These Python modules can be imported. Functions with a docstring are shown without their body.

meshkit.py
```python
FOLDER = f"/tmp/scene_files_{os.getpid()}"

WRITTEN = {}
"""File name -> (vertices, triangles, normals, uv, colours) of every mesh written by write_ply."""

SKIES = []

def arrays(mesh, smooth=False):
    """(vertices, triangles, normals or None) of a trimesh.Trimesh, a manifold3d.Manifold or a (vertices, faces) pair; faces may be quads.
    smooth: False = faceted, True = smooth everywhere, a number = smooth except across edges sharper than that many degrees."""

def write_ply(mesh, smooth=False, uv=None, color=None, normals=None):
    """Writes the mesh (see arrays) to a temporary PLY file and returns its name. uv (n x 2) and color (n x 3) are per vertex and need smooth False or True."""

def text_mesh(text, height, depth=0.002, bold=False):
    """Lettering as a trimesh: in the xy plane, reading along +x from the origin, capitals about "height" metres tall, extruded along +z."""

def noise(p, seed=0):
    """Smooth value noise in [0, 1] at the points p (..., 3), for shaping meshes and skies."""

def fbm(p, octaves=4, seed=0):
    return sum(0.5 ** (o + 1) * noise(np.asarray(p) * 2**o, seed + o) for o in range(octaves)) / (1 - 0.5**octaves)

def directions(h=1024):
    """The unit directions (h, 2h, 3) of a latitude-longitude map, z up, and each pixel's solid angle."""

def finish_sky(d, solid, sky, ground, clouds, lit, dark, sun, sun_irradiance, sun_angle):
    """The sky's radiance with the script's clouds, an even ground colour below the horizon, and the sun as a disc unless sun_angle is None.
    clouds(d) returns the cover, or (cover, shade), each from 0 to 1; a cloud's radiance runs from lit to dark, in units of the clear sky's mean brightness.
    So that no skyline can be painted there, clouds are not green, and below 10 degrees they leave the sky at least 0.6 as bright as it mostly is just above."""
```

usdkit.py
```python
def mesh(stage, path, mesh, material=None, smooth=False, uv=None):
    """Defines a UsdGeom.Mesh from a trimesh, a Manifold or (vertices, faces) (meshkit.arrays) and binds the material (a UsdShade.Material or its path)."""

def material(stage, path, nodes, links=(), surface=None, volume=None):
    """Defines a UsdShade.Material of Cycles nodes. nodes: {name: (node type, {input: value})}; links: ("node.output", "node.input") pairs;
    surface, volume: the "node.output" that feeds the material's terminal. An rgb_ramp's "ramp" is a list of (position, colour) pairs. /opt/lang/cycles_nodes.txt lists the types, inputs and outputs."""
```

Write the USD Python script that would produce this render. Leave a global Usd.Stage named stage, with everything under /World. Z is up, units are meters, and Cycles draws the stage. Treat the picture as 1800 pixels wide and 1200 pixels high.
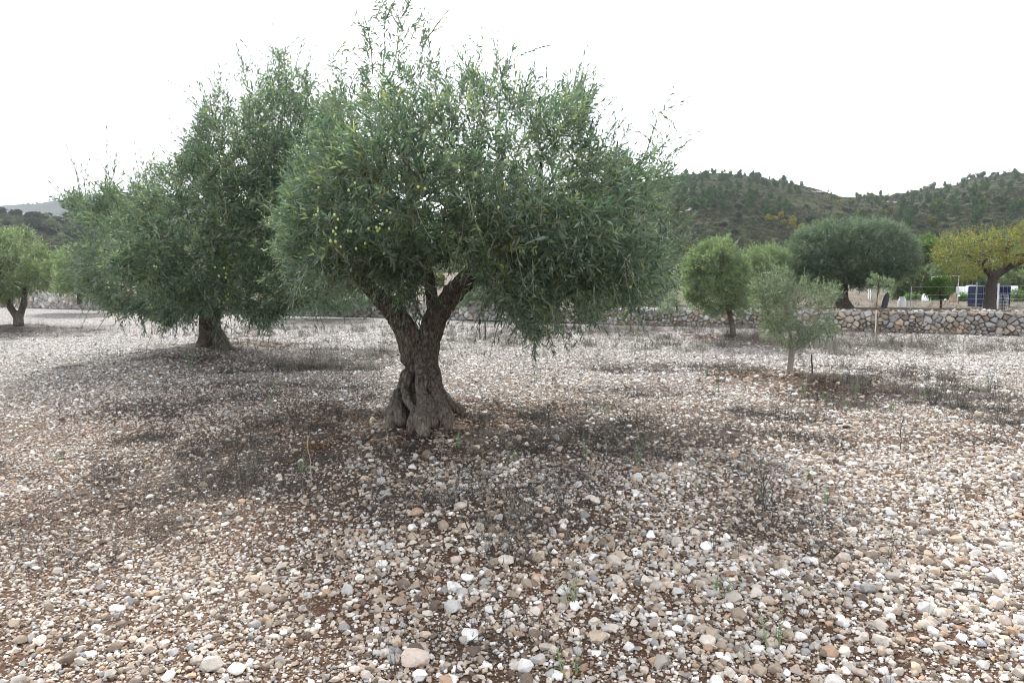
import math, random
import numpy as np, trimesh, manifold3d, shapely, usdkit, meshkit
from scipy.spatial import ConvexHull, Voronoi
from shapely.geometry import Polygon
from pxr import Usd, UsdGeom, UsdLux, UsdShade, Sdf, Gf, Vt

# ------------------------------------------------------------------ camera, sky, sun, exposure
stage = Usd.Stage.CreateInMemory()
UsdGeom.SetStageUpAxis(stage, UsdGeom.Tokens.z)
UsdGeom.Xform.Define(stage, '/World')
UsdGeom.Scope.Define(stage, '/World/Looks')
EYE, F, HORIZON = 1.55, 1200.0, 500.0             # eye height (m), focal length and horizon in pixels of the 1800 x 1200 photograph
PITCH = math.atan((600 - HORIZON) / F)
EXPOSURE = 2.36
SUN_ELEV, SUN_AZ = math.radians(42), math.radians(-16)   # azimuth from +y towards +x
SUN_POWER, SUN_ANGLE = 0.40, 10.0
SKY_STRENGTH = 0.10
CLOUD = 3.3
HAZE = 0.00014

cam = UsdGeom.Camera.Define(stage, '/World/camera')
cam.CreateHorizontalApertureAttr(36.0)
cam.CreateVerticalApertureAttr(36.0 * 682 / 1024)
cam.CreateFocalLengthAttr(36.0 * F / 1800)
cam.CreateClippingRangeAttr((0.05, 20000.0))
cam.CreateExposureAttr(EXPOSURE)
cam.AddTranslateOp().Set((0, 0, EYE))
cam.AddRotateXOp().Set(90 - math.degrees(PITCH))

def C(prim, **kw):
    prim = prim.GetPrim() if hasattr(prim, 'GetPrim') else prim
    for k, v in kw.items():
        if v is not None:
            prim.SetCustomDataByKey(k, v)
    return prim

mat = lambda name, nodes, links=(), surface=None, volume=None: usdkit.material(stage, '/World/Looks/' + name, nodes, links, surface, volume)

sd = (math.sin(SUN_AZ) * math.cos(SUN_ELEV), math.cos(SUN_AZ) * math.cos(SUN_ELEV), math.sin(SUN_ELEV))
sky_m = mat('sky', {
    'sky': ('sky_texture', {'sky_type': 'single_scattering', 'sun_disc': False, 'sun_elevation': SUN_ELEV, 'sun_rotation': math.atan2(sd[0], sd[1])}),
    'tc': ('texture_coordinate', {}),
    'n': ('noise_texture', {'scale': 2.2, 'detail': 4.0, 'roughness': 0.5}),
    'r': ('map_range', {'from_min': 0.35, 'from_max': 0.65, 'to_min': 0.84, 'to_max': 0.96, 'clamp': True}),
    'mix': ('mix_color', {'b': (CLOUD, CLOUD * 1.0, CLOUD * 1.03), 'use_clamp': False}),
    'bg': ('background_shader', {'strength': SKY_STRENGTH})},
    [('tc.generated', 'n.vector'), ('n.fac', 'r.value'), ('r.result', 'mix.fac'), ('sky.color', 'mix.a'), ('mix.result', 'bg.color')], 'bg.background')
dome = UsdLux.DomeLight.Define(stage, '/World/sky')
UsdShade.MaterialBindingAPI.Apply(dome.GetPrim()).Bind(sky_m)
C(dome, kind='structure', label='bright white overcast sky over the olive grove', category='sky')
sun = UsdLux.DistantLight.Define(stage, '/World/sun')
sun.CreateIntensityAttr(SUN_POWER); sun.CreateAngleAttr(SUN_ANGLE); sun.CreateNormalizeAttr(True)
sun.CreateColorAttr((1.0, 0.97, 0.93))
sun.AddTransformOp().Set(Gf.Matrix4d(1.0).SetRotate(Gf.Rotation(Gf.Vec3d(0, 0, 1), Gf.Vec3d(*sd))))

# ------------------------------------------------------------------ geometry helpers
def ray(px, py):
    px, py = np.asarray(px, float), np.asarray(py, float)
    cx, cy = (px - 900) / F, (600 - py) / F
    c, s = math.cos(PITCH), math.sin(PITCH)
    return np.stack(np.broadcast_arrays(cx, c + cy * s, -s + cy * c), -1)
def at(px, py, y):
    """the point seen at a photo pixel that lies y metres in front of the camera"""
    d = ray(px, py); return np.array([0, 0, EYE]) + d * (np.asarray(y, float) / d[..., 1])[..., None]
def gp(px, py, z=0.0):
    d = ray(px, py); return np.array([0, 0, EYE]) + d * ((z - EYE) / d[..., 2])[..., None]
def project(p):
    p = np.asarray(p, float); q = p - np.array([0, 0, EYE]); c, s = math.cos(PITCH), math.sin(PITCH)
    zf = q[..., 1] * c - q[..., 2] * s; up = q[..., 1] * s + q[..., 2] * c
    return 900 + F * q[..., 0] / zf, 600 - F * up / zf

used = {}
def path_for(name, parent='/World'):
    k = (parent, name); n = used.get(k, -1) + 1; used[k] = n
    return f'{parent}/{name}' if n == 0 else f'{parent}/{name}_{n:03d}'
def pp(parent):
    return '/World' if parent is None else (parent if isinstance(parent, str) else str(parent.GetPrim().GetPath()))
def obj(name, mesh, material, parent=None, smooth=False, tone=None, **data):
    path = path_for(name, pp(parent))
    m = usdkit.mesh(stage, path, mesh, material, smooth)
    if tone is not None:
        UsdGeom.PrimvarsAPI(m).CreatePrimvar('tone', Sdf.ValueTypeNames.Color3fArray, 'vertex').Set(Vt.Vec3fArray.FromNumpy(np.ascontiguousarray(tone, np.float32)))
    C(m, **data)
    return m
def thing(name, label, category, loc=(0, 0, 0), rotz=0.0, group=None, kind=None):
    x = UsdGeom.Xform.Define(stage, path_for(name))
    x.AddTranslateOp().Set(Gf.Vec3d(*map(float, loc)))
    if rotz: x.AddRotateZOp().Set(float(rotz))
    C(x, label=label, category=category, group=group, kind=kind)
    return x
def local(mesh, loc):
    """(vertices, faces) moved so that loc becomes the origin"""
    if hasattr(mesh, 'to_mesh'):
        mm = mesh.to_mesh(); mesh = (mm.vert_properties[:, :3], mm.tri_verts)
    if isinstance(mesh, trimesh.Trimesh): mesh = (np.array(mesh.vertices), np.array(mesh.faces))
    return np.asarray(mesh[0], float) - np.asarray(loc, float), np.asarray(mesh[1])
def join(parts):
    vs, fs, n = [], [], 0
    for v, f in parts:
        vs.append(v); fs.append(np.asarray(f) + n); n += len(v)
    return np.vstack(vs), np.vstack(fs)
def tube(pts, radii, sides=8, cap=True):
    p = np.asarray(pts, float); t = np.gradient(p, axis=0); t /= np.linalg.norm(t, axis=1, keepdims=True) + 1e-12
    ref = np.array([0.31, 0.17, 0.93]) if abs(t[0][2]) < 0.8 else np.array([0.93, 0.3, 0.1])
    a = np.cross(t, ref); a /= np.linalg.norm(a, axis=1, keepdims=True) + 1e-12
    b = np.cross(t, a); ang = np.arange(sides) * 2 * np.pi / sides
    r = np.broadcast_to(np.asarray(radii, float), (len(p),))[:, None, None]
    v = (p[:, None] + r * (np.cos(ang)[None, :, None] * a[:, None] + np.sin(ang)[None, :, None] * b[:, None])).reshape(-1, 3)
    i, j = np.meshgrid(np.arange(len(p) - 1), np.arange(sides), indexing='ij')
    k = (j + 1) % sides
    q = np.stack([i * sides + j, i * sides + k, (i + 1) * sides + k, (i + 1) * sides + j], -1).reshape(-1, 4)
    f = np.vstack([q[:, [0, 2, 1]], q[:, [0, 3, 2]]])
    if cap:
        n = len(v); v = np.vstack([v, p[:1], p[-1:]])
        j = np.arange(sides); k = (j + 1) % sides; e = (len(p) - 1) * sides
        f = np.vstack([f, np.stack([j, k, np.full(sides, n)], 1)[:, ::1], np.stack([e + k, e + j, np.full(sides, n + 1)], 1)])
    return v, f
def spline(pts, n):
    p = np.asarray(pts, float); s = np.r_[0, np.cumsum(np.linalg.norm(np.diff(p[:, :3], axis=0), axis=1))]
    from scipy.interpolate import PchipInterpolator
    return PchipInterpolator(s, p)(np.linspace(0, s[-1], n))
def hull_mesh(p):
    h = ConvexHull(p); keep = np.unique(h.simplices); idx = np.full(len(p), -1); idx[keep] = np.arange(len(keep))
    f = idx[h.simplices]; v = p[keep]
    c = v.mean(0); nn = np.cross(v[f[:, 1]] - v[f[:, 0]], v[f[:, 2]] - v[f[:, 0]])
    flip = ((v[f].mean(1) - c) * nn).sum(1) < 0; f[flip] = f[flip][:, ::-1]
    return v, f
def stone_mesh(rng, n=15, flat=0.62, power=2.4):
    u = rng.normal(size=(n, 3)); u /= (np.abs(u) ** power).sum(1, keepdims=True) ** (1 / power)
    u *= rng.uniform(0.82, 1.08, (n, 1))
    return hull_mesh(u * np.array([1, rng.uniform(0.62, 0.95), flat * rng.uniform(0.75, 1.25)]) * 0.5)
def rounded_box(sx, sy, sz, r, seg=10):
    s = manifold3d.Manifold.sphere(r, seg); h = [s.translate((x * (sx / 2 - r), y * (sy / 2 - r), z * (sz / 2 - r))) for x in (-1, 1) for y in (-1, 1) for z in (-1, 1)]
    return manifold3d.Manifold.batch_hull(h)
def normed(a): return a / (np.linalg.norm(a, axis=-1, keepdims=True) + 1e-12)

# ------------------------------------------------------------------ materials
def plain(name, color, rough=0.7, noise=8.0, amount=0.25, bump=0.0, dist=0.01, spec=0.3):
    lo, hi = [c * (1 - amount) for c in color], [min(1, c * (1 + amount)) for c in color]
    nodes = {'g': ('texture_coordinate', {}), 'n': ('noise_texture', {'scale': noise, 'detail': 5.0, 'roughness': 0.65}),
             'r': ('rgb_ramp', {'ramp': [(0.3, lo), (0.7, hi)]}), 'p': ('principled_bsdf', {'roughness': rough, 'specular_ior_level': spec})}
    links = [('g.object', 'n.vector'), ('n.fac', 'r.fac'), ('r.color', 'p.base_color')]
    if bump:
        nodes['b'] = ('bump', {'strength': bump, 'distance': dist}); links += [('n.fac', 'b.height'), ('b.normal', 'p.normal')]
    return mat(name, nodes, links, 'p.BSDF')

def stone_mat(name, color, var=0.35, noise=30.0):
    """limestone: tone varies from stone to stone and with stains over each stone"""
    hi = [min(0.86, c * (1 + var)) for c in color]; lo = [c * (1 - var) for c in color]
    return mat(name, {
        'o': ('object_info', {}), 'tc': ('geometry', {}),
        'n': ('noise_texture', {'scale': noise, 'detail': 4.0, 'roughness': 0.7}),
        'h': ('hsv', {'saturation': 1.0, 'value': 1.0}),
        'rv': ('map_range', {'to_min': 1 - var, 'to_max': 1 + var * 0.7}),
        'r': ('rgb_ramp', {'ramp': [(0.25, [c * 0.62 for c in color]), (0.5, color), (0.75, [min(.86, c * 1.12) for c in color])]}),
        'b': ('bump', {'strength': 0.5, 'distance': 0.006}),
        'p': ('principled_bsdf', {'roughness': 0.85, 'specular_ior_level': 0.25})},
        [('tc.position', 'n.vector'), ('n.fac', 'r.fac'), ('r.color', 'h.color'), ('o.random', 'rv.value'), ('rv.result', 'h.value'), ('h.color', 'p.base_color'), ('n.fac', 'b.height'), ('b.normal', 'p.normal')], 'p.BSDF')

STONES = {
    'white': ((0.67, 0.655, 0.625), 0.21), 'cream': ((0.49, 0.445, 0.385), 0.22), 'tan': ((0.38, 0.31, 0.235), 0.19),
    'rust': ((0.34, 0.23, 0.16), 0.06), 'pink': ((0.42, 0.35, 0.30), 0.11), 'grey': ((0.345, 0.335, 0.32), 0.11), 'slate': ((0.29, 0.295, 0.315), 0.01), 'umber': ((0.15, 0.115, 0.09), 0.09)}
SM = {k: stone_mat('stone_' + k, c) for k, (c, w) in STONES.items()}

def leaf_mat(name, under, trans=(0.16, 0.21, 0.05), tfac=0.28, rough=0.45):
    return mat(name, {
        'a': ('attribute', {'attribute': 'tone'}), 'g': ('geometry', {}),
        'mx': ('mix_color', {'b': under}),
        'p': ('principled_bsdf', {'roughness': rough, 'specular_ior_level': 0.35}),
        'tm': ('mix_color', {'blend_type': 'multiply', 'fac': 1.0, 'b': (2.2, 2.3, 1.5), 'use_clamp': False}),
        't': ('translucent_bsdf', {}), 'm': ('mix_closure', {'fac': tfac})},
        [('a.color', 'mx.a'), ('g.backfacing', 'mx.fac'), ('mx.result', 'p.base_color'), ('a.color', 'tm.a'), ('tm.result', 't.color'), ('p.BSDF', 'm.closure1'), ('t.BSDF', 'm.closure2')], 'm.closure')
M_olive = leaf_mat('olive_leaf', (0.20, 0.265, 0.215), rough=0.5, tfac=0.36)
M_leaf = leaf_mat('broad_leaf', (0.14, 0.17, 0.07), rough=0.5)
M_bark = mat('olive_bark', {
    'tc': ('geometry', {}), 'map': ('mapping', {'scale': (1, 1, 0.34)}),
    'n': ('noise_texture', {'scale': 46.0, 'detail': 7.0, 'roughness': 0.75, 'distortion': 0.8}),
    'n2': ('noise_texture', {'scale': 5.0, 'detail': 3.0}), 'sep': ('separate_xyz', {}),
    'low': ('map_range', {'from_min': 0.15, 'from_max': 0.75, 'to_min': 0.75, 'to_max': 0.0, 'clamp': True}),
    'lm': ('math', {'math_type': 'multiply'}), 'ls': ('map_range', {'from_min': 0.35, 'from_max': 0.6, 'clamp': True}),
    'r': ('rgb_ramp', {'ramp': [(0.36, (0.016, 0.012, 0.010)), (0.5, (0.072, 0.057, 0.045)), (0.64, (0.18, 0.152, 0.125))]}),
    'sm': ('rgb_ramp', {'ramp': [(0.34, (0.06, 0.050, 0.041)), (0.5, (0.16, 0.138, 0.115)), (0.66, (0.25, 0.222, 0.19))]}),
    'mx': ('mix_color', {}),
    'b': ('bump', {'strength': 0.9, 'distance': 0.02}), 'p': ('principled_bsdf', {'roughness': 0.9, 'specular_ior_level': 0.2})},
    [('tc.position', 'map.vector'), ('map.vector', 'n.vector'), ('tc.position', 'n2.vector'), ('tc.position', 'sep.vector'), ('sep.z', 'low.value'), ('n2.fac', 'ls.value'), ('low.result', 'lm.value1'), ('ls.result', 'lm.value2'),
     ('n.fac', 'r.fac'), ('n.fac', 'sm.fac'), ('r.color', 'mx.a'), ('sm.color', 'mx.b'), ('lm.value', 'mx.fac'), ('mx.result', 'p.base_color'), ('n.fac', 'b.height'), ('b.normal', 'p.normal')], 'p.BSDF')
M_twig = plain('twig_bark', (0.17, 0.155, 0.12), 0.85, 40)
M_fruit = plain('olive_fruit', (0.27, 0.34, 0.11), 0.35, 60, 0.15, spec=0.5)
M_dead = plain('dead_stalk', (0.052, 0.047, 0.042), 0.95, 50, 0.35)
M_dry = plain('dry_grass', (0.19, 0.175, 0.145), 0.95, 50, 0.35)
M_straw = plain('straw_stalk', (0.33, 0.25, 0.17), 0.9, 30, 0.3)
M_weed = plain('green_weed', (0.17, 0.23, 0.12), 0.8, 40, 0.35)
M_plastic = plain('white_plastic', (0.78, 0.8, 0.84), 0.4, 6, 0.06, spec=0.5)
M_blue = plain('blue_cover', (0.006, 0.011, 0.042), 0.6, 7, 0.3, spec=.15)
M_steel = plain('galvanised_steel', (0.52, 0.55, 0.57), 0.45, 20, 0.15, spec=0.5)
M_clay = plain('orange_clay', (0.24, 0.165, 0.115), 0.9, 14, 0.25, 0.4)
M_darkpl = plain('dark_plastic', (0.06, 0.066, 0.075), 0.6, 8, 0.3)
M_cane = plain('cane', (0.46, 0.41, 0.33), 0.8, 30, 0.3)
M_greypost = plain('grey_post', (0.36, 0.40, 0.38), 0.7, 20, 0.2)

# ------------------------------------------------------------------ ground: gravel field with mounds round the trees
# mounds: photo pixel of the tree's foot, height of its foot, radius
MOUNDS = []
def foot(px, py, h, r):
    p = gp(px, py, h); MOUNDS.append((p[0], p[1], h, r)); return p
P_main = foot(746, 742, 0.14, 1.0)
P_two = foot(374, 606, 0.30, 1.5)
P_young = foot(1387, 657, 0.16, 0.85)
P_mid = foot(1289, 591, 0.20, 0.8)
P_left = foot(33, 571, 0.16, 1.5)
WA, WB = gp(50, 541), gp(1800, 590)           # foot of the dry stone wall
wdir = normed(WB[:2] - WA[:2]); wn = np.array([-wdir[1], wdir[0]])
if wn[1] < 0: wn = -wn
TERR = 0.64
def ground_z(x, y):
    return np.where(wall_y(x) - y > 0, height(x, y), TERR)
def wall_y(x): return WA[1] + (x - WA[0]) * wdir[1] / wdir[0]
def height(x, y):
    x, y = np.asarray(x, float), np.asarray(y, float)
    q = np.stack([x, y, np.zeros_like(x)], -1)
    z = 0.05 * (meshkit.fbm(q * 0.9, 3, 5) - 0.5) + 0.05 * (meshkit.fbm(q * 0.25, 2, 9) - 0.5)
    for mx, my, h, r in MOUNDS:
        d2 = ((x - mx) ** 2 + (y - my) ** 2) / r ** 2
        w = np.exp(-d2); z = z * (1 - w) + h * w
    return z
# dead-weed litter: (pixel x, y, half width, half height, strength)
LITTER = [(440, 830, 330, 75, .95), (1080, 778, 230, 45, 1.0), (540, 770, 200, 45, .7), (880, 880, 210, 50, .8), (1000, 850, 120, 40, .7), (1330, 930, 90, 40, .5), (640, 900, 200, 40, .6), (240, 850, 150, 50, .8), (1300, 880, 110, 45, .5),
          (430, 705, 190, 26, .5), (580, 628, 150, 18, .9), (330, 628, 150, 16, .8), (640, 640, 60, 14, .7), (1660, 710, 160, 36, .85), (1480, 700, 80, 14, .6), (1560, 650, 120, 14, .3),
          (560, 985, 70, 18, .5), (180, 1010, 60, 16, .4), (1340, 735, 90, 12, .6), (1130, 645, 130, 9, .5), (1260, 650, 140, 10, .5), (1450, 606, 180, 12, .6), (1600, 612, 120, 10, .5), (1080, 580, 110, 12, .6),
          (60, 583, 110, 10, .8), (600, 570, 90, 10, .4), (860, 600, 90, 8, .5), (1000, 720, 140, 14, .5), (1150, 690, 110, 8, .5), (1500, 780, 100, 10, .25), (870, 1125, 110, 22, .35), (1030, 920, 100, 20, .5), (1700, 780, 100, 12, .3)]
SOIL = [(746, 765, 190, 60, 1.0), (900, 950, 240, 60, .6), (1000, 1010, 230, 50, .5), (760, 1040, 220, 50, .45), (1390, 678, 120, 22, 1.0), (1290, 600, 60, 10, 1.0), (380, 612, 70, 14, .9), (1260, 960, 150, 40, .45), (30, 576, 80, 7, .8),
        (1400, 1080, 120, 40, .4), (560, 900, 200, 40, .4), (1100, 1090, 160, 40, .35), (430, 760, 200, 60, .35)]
def patch(x, y, table, wob=0.7):
    q = np.stack([x, y, np.zeros_like(x)], -1)
    px, py = project(np.stack([x, y, np.zeros_like(x)], -1))
    out = np.zeros_like(x)
    nse = meshkit.fbm(q * 1.6, 4, 21)
    ok = y > 1.2
    for cx, cy, rx, ry, s in table:
        ps = gp(np.array([cx - rx, cx + rx, cx, cx]), np.array([cy, cy, cy - ry, cy + ry]))
        c = (ps[0] + ps[1]) / 2; hx = (ps[1][0] - ps[0][0]) / 2; hy = (ps[2][1] - ps[3][1]) / 2; yc = (ps[2][1] + ps[3][1]) / 2
        d = np.sqrt(((x - c[0]) / hx) ** 2 + ((y - yc) / hy) ** 2)
        v = s * np.clip(1.45 - d + (nse - 0.5) * wob * 3.0, 0, 1)
        out = np.maximum(out, v)
    return np.where(ok, out, 0)

def graded(lo, hi, fine, a, b, grow=1.13, most=40.0):
    m = list(np.arange(a, b + 1e-6, fine)); s = fine
    while m[-1] < hi: s = min(s * grow, most); m.append(m[-1] + s)
    s = fine
    while m[0] > lo: s = min(s * grow, most); m.insert(0, m[0] - s)
    return np.array(m)
def grid_mesh(X, Y, Z):
    n, m = X.shape; v = np.stack([X, Y, Z], -1).reshape(-1, 3)
    i, j = np.meshgrid(np.arange(n - 1), np.arange(m - 1), indexing='ij'); k = i * m + j
    q = np.stack([k, k + m, k + m + 1, k + 1], -1).reshape(-1, 4)
    f = np.vstack([q[:, [0, 1, 2]], q[:, [0, 2, 3]]])
    if np.cross(v[f[0, 1]] - v[f[0, 0]], v[f[0, 2]] - v[f[0, 0]])[2] < 0: f = f[:, ::-1]
    return v, f
gx = graded(-2600, 2600, 0.11, -7.5, 7.5); gy = graded(-300, 3200, 0.11, 1.5, 15)
X, Y = np.meshgrid(gx, gy, indexing='ij')
Z = height(X, Y)
soil0 = patch(X, Y, SOIL); lit0 = patch(X, Y, LITTER)
M_ground = mat('gravel_ground', {
    'g': ('geometry', {}), 'a': ('attribute', {'attribute': 'tone'}), 'sep': ('separate_color', {}),
    'flat': ('mapping', {'scale': (1, 1, 0.0)}),
    'v1': ('voronoi_texture', {'scale': 55.0, 'randomness': 1.0}), 'v2': ('voronoi_texture', {'scale': 20.0, 'randomness': 1.0}),
    's1': ('separate_color', {}), 's2': ('separate_color', {}),
    'c1': ('rgb_ramp', {'ramp': [(0.0, (0.07, 0.055, 0.042)), (0.25, (0.20, 0.145, 0.10)), (0.5, (0.30, 0.24, 0.185)), (0.75, (0.42, 0.37, 0.32)), (1.0, (0.55, 0.52, 0.48))]}),
    'c2': ('rgb_ramp', {'ramp': [(0.0, (0.10, 0.09, 0.08)), (0.22, (0.27, 0.245, 0.22)), (0.5, (0.42, 0.40, 0.375)), (0.75, (0.53, 0.515, 0.495)), (1.0, (0.66, 0.655, 0.64))]}),
    'm1': ('map_range', {'from_min': 0.45, 'from_max': 0.30, 'to_min': 0.0, 'to_max': 1.0, 'clamp': True}),
    'm2': ('map_range', {'from_min': 0.62, 'from_max': 0.45, 'to_min': 0.0, 'to_max': 1.0, 'clamp': True}),
    'nl': ('noise_texture', {'scale': 2.3, 'detail': 5.0, 'roughness': 0.65}), 'nf': ('noise_texture', {'scale': 60.0, 'detail': 3.0}),
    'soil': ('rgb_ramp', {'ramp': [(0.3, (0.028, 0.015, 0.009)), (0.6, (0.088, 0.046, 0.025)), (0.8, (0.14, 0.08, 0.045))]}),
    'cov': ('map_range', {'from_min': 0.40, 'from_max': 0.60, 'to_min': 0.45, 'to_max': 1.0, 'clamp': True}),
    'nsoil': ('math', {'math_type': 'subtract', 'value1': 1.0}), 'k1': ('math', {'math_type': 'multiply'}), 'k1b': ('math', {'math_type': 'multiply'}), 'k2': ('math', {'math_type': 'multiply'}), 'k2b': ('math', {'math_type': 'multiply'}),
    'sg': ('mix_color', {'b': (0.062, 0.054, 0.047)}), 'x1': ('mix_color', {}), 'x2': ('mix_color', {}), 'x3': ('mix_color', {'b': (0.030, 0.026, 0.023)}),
    'lf': ('map_range', {'from_min': 0.25, 'from_max': 0.7, 'to_min': 0.15, 'to_max': 1.0, 'clamp': True}), 'lk': ('math', {'math_type': 'multiply'}),
    'hh': ('math', {'math_type': 'add'}), 'b': ('bump', {'strength': 0.8, 'distance': 0.02}),
    'p': ('principled_bsdf', {'roughness': 0.9, 'specular_ior_level': 0.2})},
    [('g.position', 'flat.vector'), ('flat.vector', 'v1.vector'), ('flat.vector', 'v2.vector'), ('g.position', 'nl.vector'), ('g.position', 'nf.vector'),
     ('v1.color', 's1.color'), ('v2.color', 's2.color'), ('s1.r', 'c1.fac'), ('s2.r', 'c2.fac'), ('v1.distance', 'm1.value'), ('v2.distance', 'm2.value'),
     ('a.color', 'sep.color'), ('nl.fac', 'cov.value'), ('sep.g', 'nsoil.value2'),
     ('m1.result', 'k1.value1'), ('cov.result', 'k1.value2'), ('k1.value', 'k1b.value1'), ('nsoil.value', 'k1b.value2'),
     ('m2.result', 'k2.value1'), ('sep.b', 'k2.value2'),
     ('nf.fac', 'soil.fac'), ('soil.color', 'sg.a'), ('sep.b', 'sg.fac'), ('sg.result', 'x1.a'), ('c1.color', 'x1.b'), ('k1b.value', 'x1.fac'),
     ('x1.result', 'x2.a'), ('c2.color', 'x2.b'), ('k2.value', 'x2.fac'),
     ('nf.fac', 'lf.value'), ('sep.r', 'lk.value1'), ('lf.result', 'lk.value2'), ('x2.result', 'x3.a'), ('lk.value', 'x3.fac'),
     ('k1b.value', 'hh.value1'), ('k2.value', 'hh.value2'), ('hh.value', 'b.height'), ('b.normal', 'p.normal'), ('x3.result', 'p.base_color')], 'p.BSDF')
dist = np.hypot(X, Y)
far = np.clip((dist - 9) / 9, 0, 1)
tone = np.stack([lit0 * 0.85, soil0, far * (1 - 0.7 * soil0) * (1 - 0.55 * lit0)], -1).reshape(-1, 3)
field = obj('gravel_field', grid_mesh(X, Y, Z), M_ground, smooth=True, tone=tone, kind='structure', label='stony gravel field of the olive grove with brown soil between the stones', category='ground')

# terrace behind the wall
tx = graded(-400, 400, 1.0, -60, 40, 1.3); tv = np.r_[0.22, 0.5, 0.9, 1.5, 2.5, 4, 6, 9, 13, 18, 25, 35, 50, 75, 110, 160]
cX = np.array([0.0, wall_y(0.0)])
S_, T_ = np.meshgrid(tx, tv, indexing='ij')
TX = cX[0] + S_ * wdir[0] + T_ * wn[0]; TY = cX[1] + S_ * wdir[1] + T_ * wn[1]
TZ = TERR + 0.06 * (meshkit.fbm(np.stack([TX, TY, 0 * TX], -1) * 0.5, 3, 3) - 0.5) + np.clip(T_ - 45, 0, None) * 0.062
TZ[:, 0] = TERR - 0.02
front = np.stack([TX[:, 0], TY[:, 0], np.full(len(tx), -0.1)], -1)
tm = grid_mesh(TX, TY, TZ)
n0 = len(tm[0]); a = np.arange(len(tx) - 1); top = a * len(tv)
ff = np.vstack([np.stack([n0 + a, n0 + a + 1, top + len(tv)], 1), np.stack([n0 + a, top + len(tv), top], 1)])
M_terr = mat('terrace_soil', {'g': ('geometry', {}), 'n': ('noise_texture', {'scale': 1.4, 'detail': 6.0, 'roughness': 0.7}), 'v': ('voronoi_texture', {'scale': 9.0}), 's': ('separate_color', {}),
    'r': ('rgb_ramp', {'ramp': [(0.3, (0.06, 0.055, 0.038)), (0.5, (0.15, 0.128, 0.10)), (0.7, (0.24, 0.21, 0.175))]}), 'mx': ('mix_color', {'blend_type': 'multiply', 'fac': 0.6}),
    'r2': ('rgb_ramp', {'ramp': [(0, (0.4, 0.38, 0.34)), (1, (1, 1, 1))]}), 'p': ('principled_bsdf', {'roughness': 0.95, 'specular_ior_level': 0.1})},
    [('g.position', 'n.vector'), ('g.position', 'v.vector'), ('v.color', 's.color'), ('s.r', 'r2.fac'), ('n.fac', 'r.fac'), ('r.color', 'mx.a'), ('r2.color', 'mx.b'), ('mx.result', 'p.base_color')], 'p.BSDF')
obj('upper_terrace', (np.vstack([tm[0], front]), np.vstack([tm[1], ff])), M_terr, kind='structure', label='upper terrace of bare dry earth behind the dry stone wall', category='ground')

# ------------------------------------------------------------------ hills
def hill_mat(name, dark, mid, pale, scale):
    return mat(name, {'g': ('geometry', {}), 'n': ('noise_texture', {'scale': scale, 'detail': 8.0, 'roughness': 0.72}), 'v': ('voronoi_texture', {'scale': scale * 9}), 's': ('separate_color', {}),
        'r': ('rgb_ramp', {'ramp': [(0.3, dark), (0.5, mid), (0.62, mid), (0.72, pale)]}), 'r2': ('rgb_ramp', {'ramp': [(0, (0.45, 0.5, 0.4)), (1, (1.2, 1.15, 1.1))]}), 'mx': ('mix_color', {'blend_type': 'multiply', 'fac': 0.9, 'use_clamp': False}),
        'p': ('principled_bsdf', {'roughness': 1.0, 'specular_ior_level': 0.0})},
        [('g.position', 'n.vector'), ('g.position', 'v.vector'), ('v.color', 's.color'), ('s.r', 'r2.fac'), ('n.fac', 'r.fac'), ('r.color', 'mx.a'), ('r2.color', 'mx.b'), ('mx.result', 'p.base_color')], 'p.BSDF')
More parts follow.
